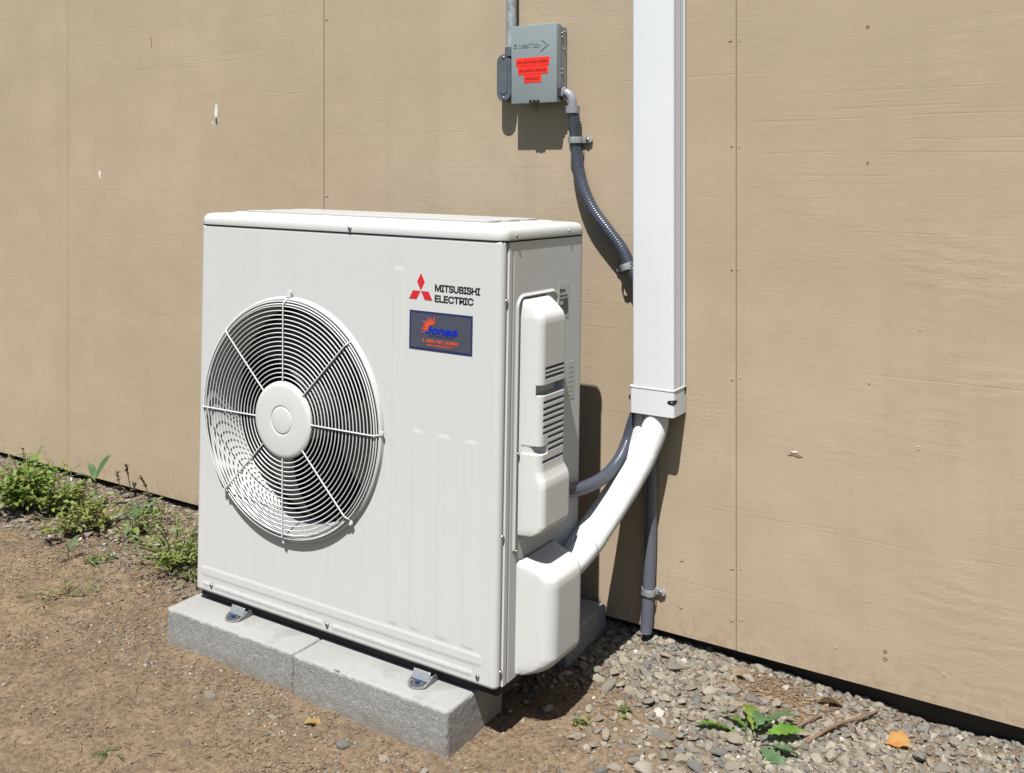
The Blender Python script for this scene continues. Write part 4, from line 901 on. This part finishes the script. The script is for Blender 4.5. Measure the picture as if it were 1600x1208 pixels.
straw('straw', 500, lambda x, y: 1.0, (-1.0, -0.35, -0.32, -0.05), 0.006, 0.035, 0.0010, M_TWIG)
straw('straw', 260, lambda x, y: 1.0, (-1.4, 0.05, -0.5, 0.0), 0.012, 0.06, 0.0008, M_DRYST)

# ------------------------------------------------------------------ twigs and fallen leaves
def gz(x, y): return float(ground_h(x, y))
def twig(pts, r, label):
    o = empty('twig', (pts[0][0], pts[0][1], gz(*pts[0])), label, 'twig'); b0 = o.location.copy()
    P = [Vector((x, y, gz(x, y) + r * 0.9 + dz)) - b0 for (x, y), dz in zip(pts, (0.002, 0.008, 0.010, 0.009, 0.006))]
    tube('stick', P, r, M_TWIG, o, 8, step=0.006, rfun=lambda s: r * (1.05 - s * 2.2 + 0.10 * math.sin(s * 210))); return o
twig([(1.430, -0.200), (1.452, -0.155), (1.474, -0.115), (1.497, -0.068), (1.522, -0.020)], 0.0038, 'long brown twig lying on the gravel right of the green plant')
twig([(1.385, -0.215), (1.398, -0.185), (1.408, -0.155), (1.418, -0.128), (1.430, -0.098)], 0.0027, 'short brown twig lying against the green plant')
def leafblade(length, width, n=9, lobes=0, lobe_amp=0.0, droop=0.6, cup=0.15, wav=0.0, seed=0, shape=0.45, petiole=0.0):
    # leaf along +x in the xz plane, base at origin; returns verts, faces
    r_ = random.Random(seed); V, F = [], []; px, pz, ang = 0.0, 0.0, 0.0
    for i in range(n + 1):
        t = i / n
        if t < petiole: wd_ = width * 0.05
        else:
            u = (t - petiole) / (1 - petiole); wd_ = width * 0.5 * (math.sin(math.pi * min(1, u ** (math.log(0.5) / math.log(shape)))) ** 0.75 if 0 < u < 1 else 0.03)
            if lobes: wd_ *= 1 - lobe_amp * (0.5 + 0.5 * math.cos(2 * math.pi * lobes * u))
        wd_ = max(wd_, 0.0006); wv_ = wav * width * math.sin(t * 9 + seed)
        V += [(px, -wd_, pz + cup * wd_ + wv_), (px, 0, pz), (px, wd_, pz + cup * wd_ - wv_)]
        ang = -droop * (t ** 1.3); px += length / n * math.cos(ang); pz += length / n * math.sin(ang)
    for i in range(n):
        a = i * 3; F += [(a, a + 1, a + 4, a + 3), (a + 1, a + 2, a + 5, a + 4)]
    return V, F
def place(V, base, az, el, roll=0.0):
    m = Matrix.Rotation(az, 3, 'Z') @ Matrix.Rotation(-el, 3, 'Y') @ Matrix.Rotation(roll, 3, 'X'); b = Vector(base)
    return [tuple(m @ Vector(v) + b) for v in V]
def fallen(name_label, x, y, size, mat, az, tilt, lobes, amp, cat='leaf'):
    V, F = leafblade(size, size * 0.75, 14, lobes, amp, 0.5, 0.55, 0.05, 3, 0.5, 0.08)
    V = place(V, (0, 0, 0), az, tilt[0], tilt[1]); me = mesh('fallen_leaf', V, F, 60); o = obj('fallen_leaf', me, mat)
    o.location = (x, y, gz(x, y) + 0.006); tag(o, name_label, cat); return o
fallen('curled orange leaf lying on the gravel at the right', 1.556, -0.112, 0.052, M_ORLEAF, 0.6, (0.15, 0.5), 2.0, 0.25)
fallen('small yellow leaf lying on the dirt in front of the blocks', 0.570, -0.662, 0.036, M_YELEAF, 0.5, (0.1, 0.1), 3.0, 0.5)
fallen('dry brown leaf by the wall above the long twig', 1.405, -0.050, 0.055, M_DRYLEAF, 0.3, (0.25, -0.4), 2.0, 0.3)
fallen('crumpled dry brown leaf lying on the gravel right of the grey stub', 1.225, -0.045, 0.050, M_DRYLEAF, 0.1, (0.05, 0.15), 2.5, 0.4)

# ------------------------------------------------------------------ weeds
def bush(name, x, y, h, spread, nst, nleaf, mats, label, cat='weed', ll=(0.018, 0.035), lw=0.45, lobes=2.5, amp=0.5, group=None, seed=1, lean=0.0, r0=0.0012):
    r_ = random.Random(seed); o = empty(name, (x, y, gz(x, y) - 0.002), label, cat, group); SV, SF = [], []; LV = [[] for _ in mats]; LF = [[] for _ in mats]
    for s in range(nst):
        az = r_.uniform(0, 6.28); rad = spread * math.sqrt(r_.random()); hh = h * r_.uniform(0.55, 1.0) * (1 - 0.45 * (rad / spread) ** 2)
        b = Vector((math.cos(az) * spread * 0.15 * r_.random(), math.sin(az) * spread * 0.15 * r_.random(), 0)); e = Vector((math.cos(az) * rad + lean * hh, math.sin(az) * rad, hh)); m_ = (b + e) / 2 + Vector((-0.1 * e.x, -0.1 * e.y, hh * 0.12))
        pts = [b + (m_ - b) * (t * 2) if t < 0.5 else m_ + (e - m_) * (t * 2 - 1) for t in (0, 0.25, 0.5, 0.75, 1.0)]
        v, f = tube('s', pts, r0 * r_.uniform(0.7, 1.3), None, n=5, smooth=False, raw=True, off=len(SV)); SV += v; SF += f
        for q in range(nleaf):
            t = r_.uniform(0.25, 1.0); p = pts[min(3, int(t * 4))].lerp(pts[min(4, int(t * 4) + 1)], t * 4 - int(t * 4)); k = r_.randrange(len(mats)) if r_.random() < 0.7 else 0
            l = r_.uniform(*ll) * (0.75 + 0.4 * (1 - t)); v, f = leafblade(l, l * lw, 7, lobes, amp, r_.uniform(0.2, 1.2), 0.25, 0.05, r_.randrange(99), 0.5, 0.15)
            v = place(v, p, r_.uniform(0, 6.28), r_.uniform(-0.3, 0.9), r_.uniform(-0.6, 0.6)); of = len(LV[k]); LV[k] += v; LF[k] += [tuple(i + of for i in ff) for ff in f]
    obj('stem', fixn(mesh('stem', SV, SF, 60)), M_STEM, o)
    for k, m_ in enumerate(mats):
        if LV[k]: obj('foliage', mesh('foliage', LV[k], LF[k], 60), m_, o)
    return o
bush('bushy_weed', -1.02, -0.27, 0.205, 0.160, 62, 12, [M_LEAF, M_LEAF2, M_LEAF4], 'bushy light green weed at the left edge of the picture', seed=2, ll=(0.024, 0.046))
bush('bushy_weed', -0.87, -0.235, 0.160, 0.110, 34, 10, [M_LEAF, M_LEAF2], 'tall green bushy weed just right of the one at the left edge', seed=3, ll=(0.020, 0.040))
bush('yellowing_weed', -0.70, -0.275, 0.110, 0.150, 40, 7, [M_LEAF2, M_LEAF, M_LEAF2], 'yellowing weed with pale stems in the middle of the left weeds', seed=4, ll=(0.018, 0.038), lw=0.55)
bush('feathery_weed', -0.255, -0.300, 0.140, 0.160, 50, 11, [M_LEAF, M_LEAF2, M_LEAF], 'feathery green weed right beside the left edge of the unit', seed=5, ll=(0.014, 0.032), lw=0.35, amp=0.7)
bush('sprawling_weed', -0.345, -0.585, 0.040, 0.120, 16, 5, [M_LEAF2, M_LEAF, M_DRYST], 'low sprawling weed on the bare dirt below the other weeds', seed=6, ll=(0.012, 0.026), lw=0.2, amp=0.3, r0=0.0007)
bush('low_weed', 0.345, -0.935, 0.014, 0.045, 9, 3, [M_LEAF3, M_DRYST], 'faint flat weed on the dirt near the bottom edge of the picture', seed=7, ll=(0.006, 0.014), lw=0.25, r0=0.0007)
bush('seedling', 1.040, -0.368, 0.022, 0.022, 6, 4, [M_LEAF2, M_LEAF3], 'tiny pale seedling at the edge of the shadow right of the blocks', seed=8, ll=(0.010, 0.018))
bush('seedling', 1.095, -0.300, 0.026, 0.022, 6, 4, [M_LEAF2, M_LEAF3], 'tiny yellowish seedling on the gravel between the shadow and the green plant', seed=9, ll=(0.010, 0.018))
bush('wall_weed', -0.66, -0.11, 0.070, 0.070, 16, 6, [M_LEAF3, M_LEAF2], 'small greyish weed between the stalks and the yellowing weed', seed=12, ll=(0.012, 0.026), lw=0.5)
bush('wall_weed', -0.47, -0.40, 0.030, 0.060, 12, 5, [M_LEAF3, M_LEAF2], 'low grey-green weed left of the feathery weed', seed=13, ll=(0.012, 0.026), lw=0.4)
bush('ragged_weed', -0.56, -0.205, 0.085, 0.120, 22, 6, [M_LEAF2, M_LEAF, M_LEAF3], 'ragged yellow-green weed between the yellowing weed and the feathery weed', seed=21, ll=(0.014, 0.032), lw=0.4)
bush('ragged_weed', -0.16, -0.185, 0.075, 0.100, 20, 6, [M_LEAF3, M_LEAF2, M_LEAF], 'ragged grey-green weed behind the feathery weed, close to the unit', seed=22, ll=(0.012, 0.028), lw=0.4)
bush('wall_weed', -0.14, -0.335, 0.040, 0.075, 20, 6, [M_LEAF2, M_DRYST, M_LEAF3], 'low withered weed between the feathery weed and the unit', seed=14, ll=(0.010, 0.022), lw=0.4)
def big_leaf_plant(name, x, y, leaves, stems, label, mat, smat=None, cat='weed'):
    o = empty(name, (x, y, gz(x, y) - 0.003), label, cat)
    for i, pts in enumerate(stems): tube('stem', [Vector(p) for p in pts], 0.0019, smat or M_STEM, o, 6, step=0.006)
    for i, (b, az, el, l, wr, lobes, amp, droop, roll, m_) in enumerate(leaves):
        V, F = leafblade(l, l * wr, 26, lobes * 1.5, min(0.5, amp * 1.35), droop, 0.3, 0.04, i * 3 + 1, 0.45, 0.12); obj('leaf', mesh('leaf', place(V, b, az, el, roll), F, 60), m_ or mat, o)
    return o
big_leaf_plant('broad_leaf_weed', -0.820, -0.165, [((0.0, 0, 0.095), 2.7, 0.55, 0.120, 0.24, 5, 0.22, 0.5, 0.2, None), ((0.0, 0, 0.110), 0.5, 1.15, 0.090, 0.34, 5, 0.22, 0.4, 0.9, None), ((0.002, 0, 0.08), 3.3, 0.2, 0.085, 0.26, 5, 0.22, 0.7, 0.2, None), ((0.002, 0, 0.070), 5.6, 0.3, 0.060, 0.34, 4, 0.2, 1.2, 0.2, None), ((0, 0, 0.10), 4.4, 0.9, 0.075, 0.34, 4, 0.2, 0.9, 0.0, None), ((0, 0, 0.04), 5.0, 0.1, 0.060, 0.34, 4, 0.2, 1.3, 0.0, M_LEAF2)],
               [((0, 0, 0), (0.004, 0, 0.05), (0.0, 0, 0.112))], 'tall weed with long broad dark leaves, behind the other left weeds', M_LEAF3)
big_leaf_plant('narrow_weed', -0.505, -0.255, [((0, 0, 0.06), 2.4, 0.6, 0.070, 0.30, 3, 0.2, 0.9, 0.3, None), ((0, 0, 0.075), 0.6, 0.9, 0.055, 0.30, 3, 0.2, 0.6, 0.3, None), ((0, 0, 0.05), 4.9, 0.2, 0.055, 0.38, 3, 0.2, 1.5, 0.3, None), ((0, 0, 0.04), 5.8, 0.3, 0.050, 0.32, 3, 0.2, 1.2, 0.1, M_LEAF)], [((0, 0, 0), (0.003, 0, 0.04), (0.0, 0, 0.078))], 'small dark-leaved weed left of the feathery weed, with drooping leaves', M_LEAF3)
big_leaf_plant('dark_leaf_weed', -0.545, -0.440, [((0, 0, 0.03), 1.8, 0.7, 0.055, 0.30, 3, 0.2, 0.7, 0.3, None), ((0, 0, 0.04), 0.6, 1.1, 0.048, 0.34, 3, 0.2, 0.6, 0.3, None), ((0, 0, 0.025), 4.2, 0.6, 0.040, 0.38, 3, 0.2, 1.3, 0.3, None)], [((0, 0, 0), (0.002, 0, 0.02), (0.0, 0, 0.045))], 'short dark green weed standing on the gravel strip at left', M_LEAF3)
big_leaf_plant('dandelion_plant', 1.338, -0.262, [((-0.03, 0.012, 0.020), 3.25, 0.12, 0.082, 0.40, 3, 0.22, 0.45, 0.35, M_LEAF4), ((-0.012, 0.022, 0.024), 2.65, 0.28, 0.070, 0.40, 3, 0.25, 0.7, 0.5, M_LEAF4), ((0.0, 0.025, 0.026), 1.95, 0.45, 0.080, 0.50, 3, 0.28, 0.9, 0.3, None), ((0.01, 0.03, 0.026), 1.05, 0.38, 0.098, 0.46, 3, 0.3, 0.8, -0.3, M_LEAF3), ((0.018, 0.02, 0.022), 0.62, 0.30, 0.092, 0.36, 4, 0.3, 0.7, 0.2, M_LEAF4), ((0.008, 0.018, 0.034), 1.45, 0.65, 0.066, 0.62, 3, 0.3, 2.0, 0.3, M_LEAF3), ((0.020, 0.0, 0.014), 0.15, 0.16, 0.084, 0.50, 3, 0.3, 0.5, -0.4, M_LEAF3), ((0.022, -0.008, 0.010), -0.30, 0.10, 0.062, 0.52, 3, 0.3, 0.6, 0.5, M_LEAF3), ((-0.01, 0.018, 0.022), 2.2, 0.15, 0.055, 0.40, 3, 0.3, 1.2, -0.5, M_LEAF3)],
               [((0, 0, 0), (-0.006, 0.008, 0.012), (-0.012, 0.014, 0.018)), ((0, 0, 0), (0.002, 0.012, 0.014), (0.004, 0.022, 0.024)), ((0.004, 0, 0), (0.008, 0.004, 0.008), (0.012, 0.008, 0.014))], 'green leafy plant with jagged leaves on the gravel at lower right', M_LEAF)
def stalk(x, y, h, lean, label, seed, n=3):
    r_ = random.Random(seed); o = empty('dry_stalk', (x, y, gz(x, y) - 0.002), label, 'weed', 'stalks along the foot of the wall')
    pts = [Vector((lean * t * t * h, -0.02 * t, h * t)) for t in (0, 0.3, 0.6, 1.0)]; tube('stem', pts, 0.0013, M_DRYST, o, 6, step=0.01)
    V, F = [], []
    for q in range(26):
        t = r_.uniform(0.62, 1.02); b = (lean * t * t * h, -0.02 * t, h * t); l = r_.uniform(0.006, 0.014)
        v, f = leafblade(l, l * 0.6, 4, 0, 0, 0.8, 0.4, 0, q); v = place(v, b, r_.uniform(0, 6.28), r_.uniform(0.1, 1.3)); of = len(V); V += v; F += [tuple(i + of for i in ff) for ff in f]
    for q in range(n):
        l = r_.uniform(0.02, 0.035); v, f = leafblade(l, l * 0.3, 5, 0, 0, 1.2, 0.3, 0, q); v = place(v, (0, -0.01, h * r_.uniform(0.2, 0.5)), r_.uniform(0, 6.28), 0.4); of = len(V); V += v; F += [tuple(i + of for i in ff) for ff in f]
    obj('seed_head', mesh('seed_head', V, F, 60), M_DRYST, o)
stalk(-0.885, -0.025, 0.085, 0.1, 'short dark seed stalk by the wall, left one of the close pair', 1)
stalk(-0.835, -0.020, 0.115, -0.05, 'taller dark seed stalk by the wall, right one of the close pair', 2)
stalk(-0.735, -0.022, 0.085, -0.3, 'leafy dry stalk at the wall nearest to the unit', 3, 8)
stalk(-1.420, -0.030, 0.090, 0.1, 'lone dry stalk at the wall near the left edge of the picture', 4)
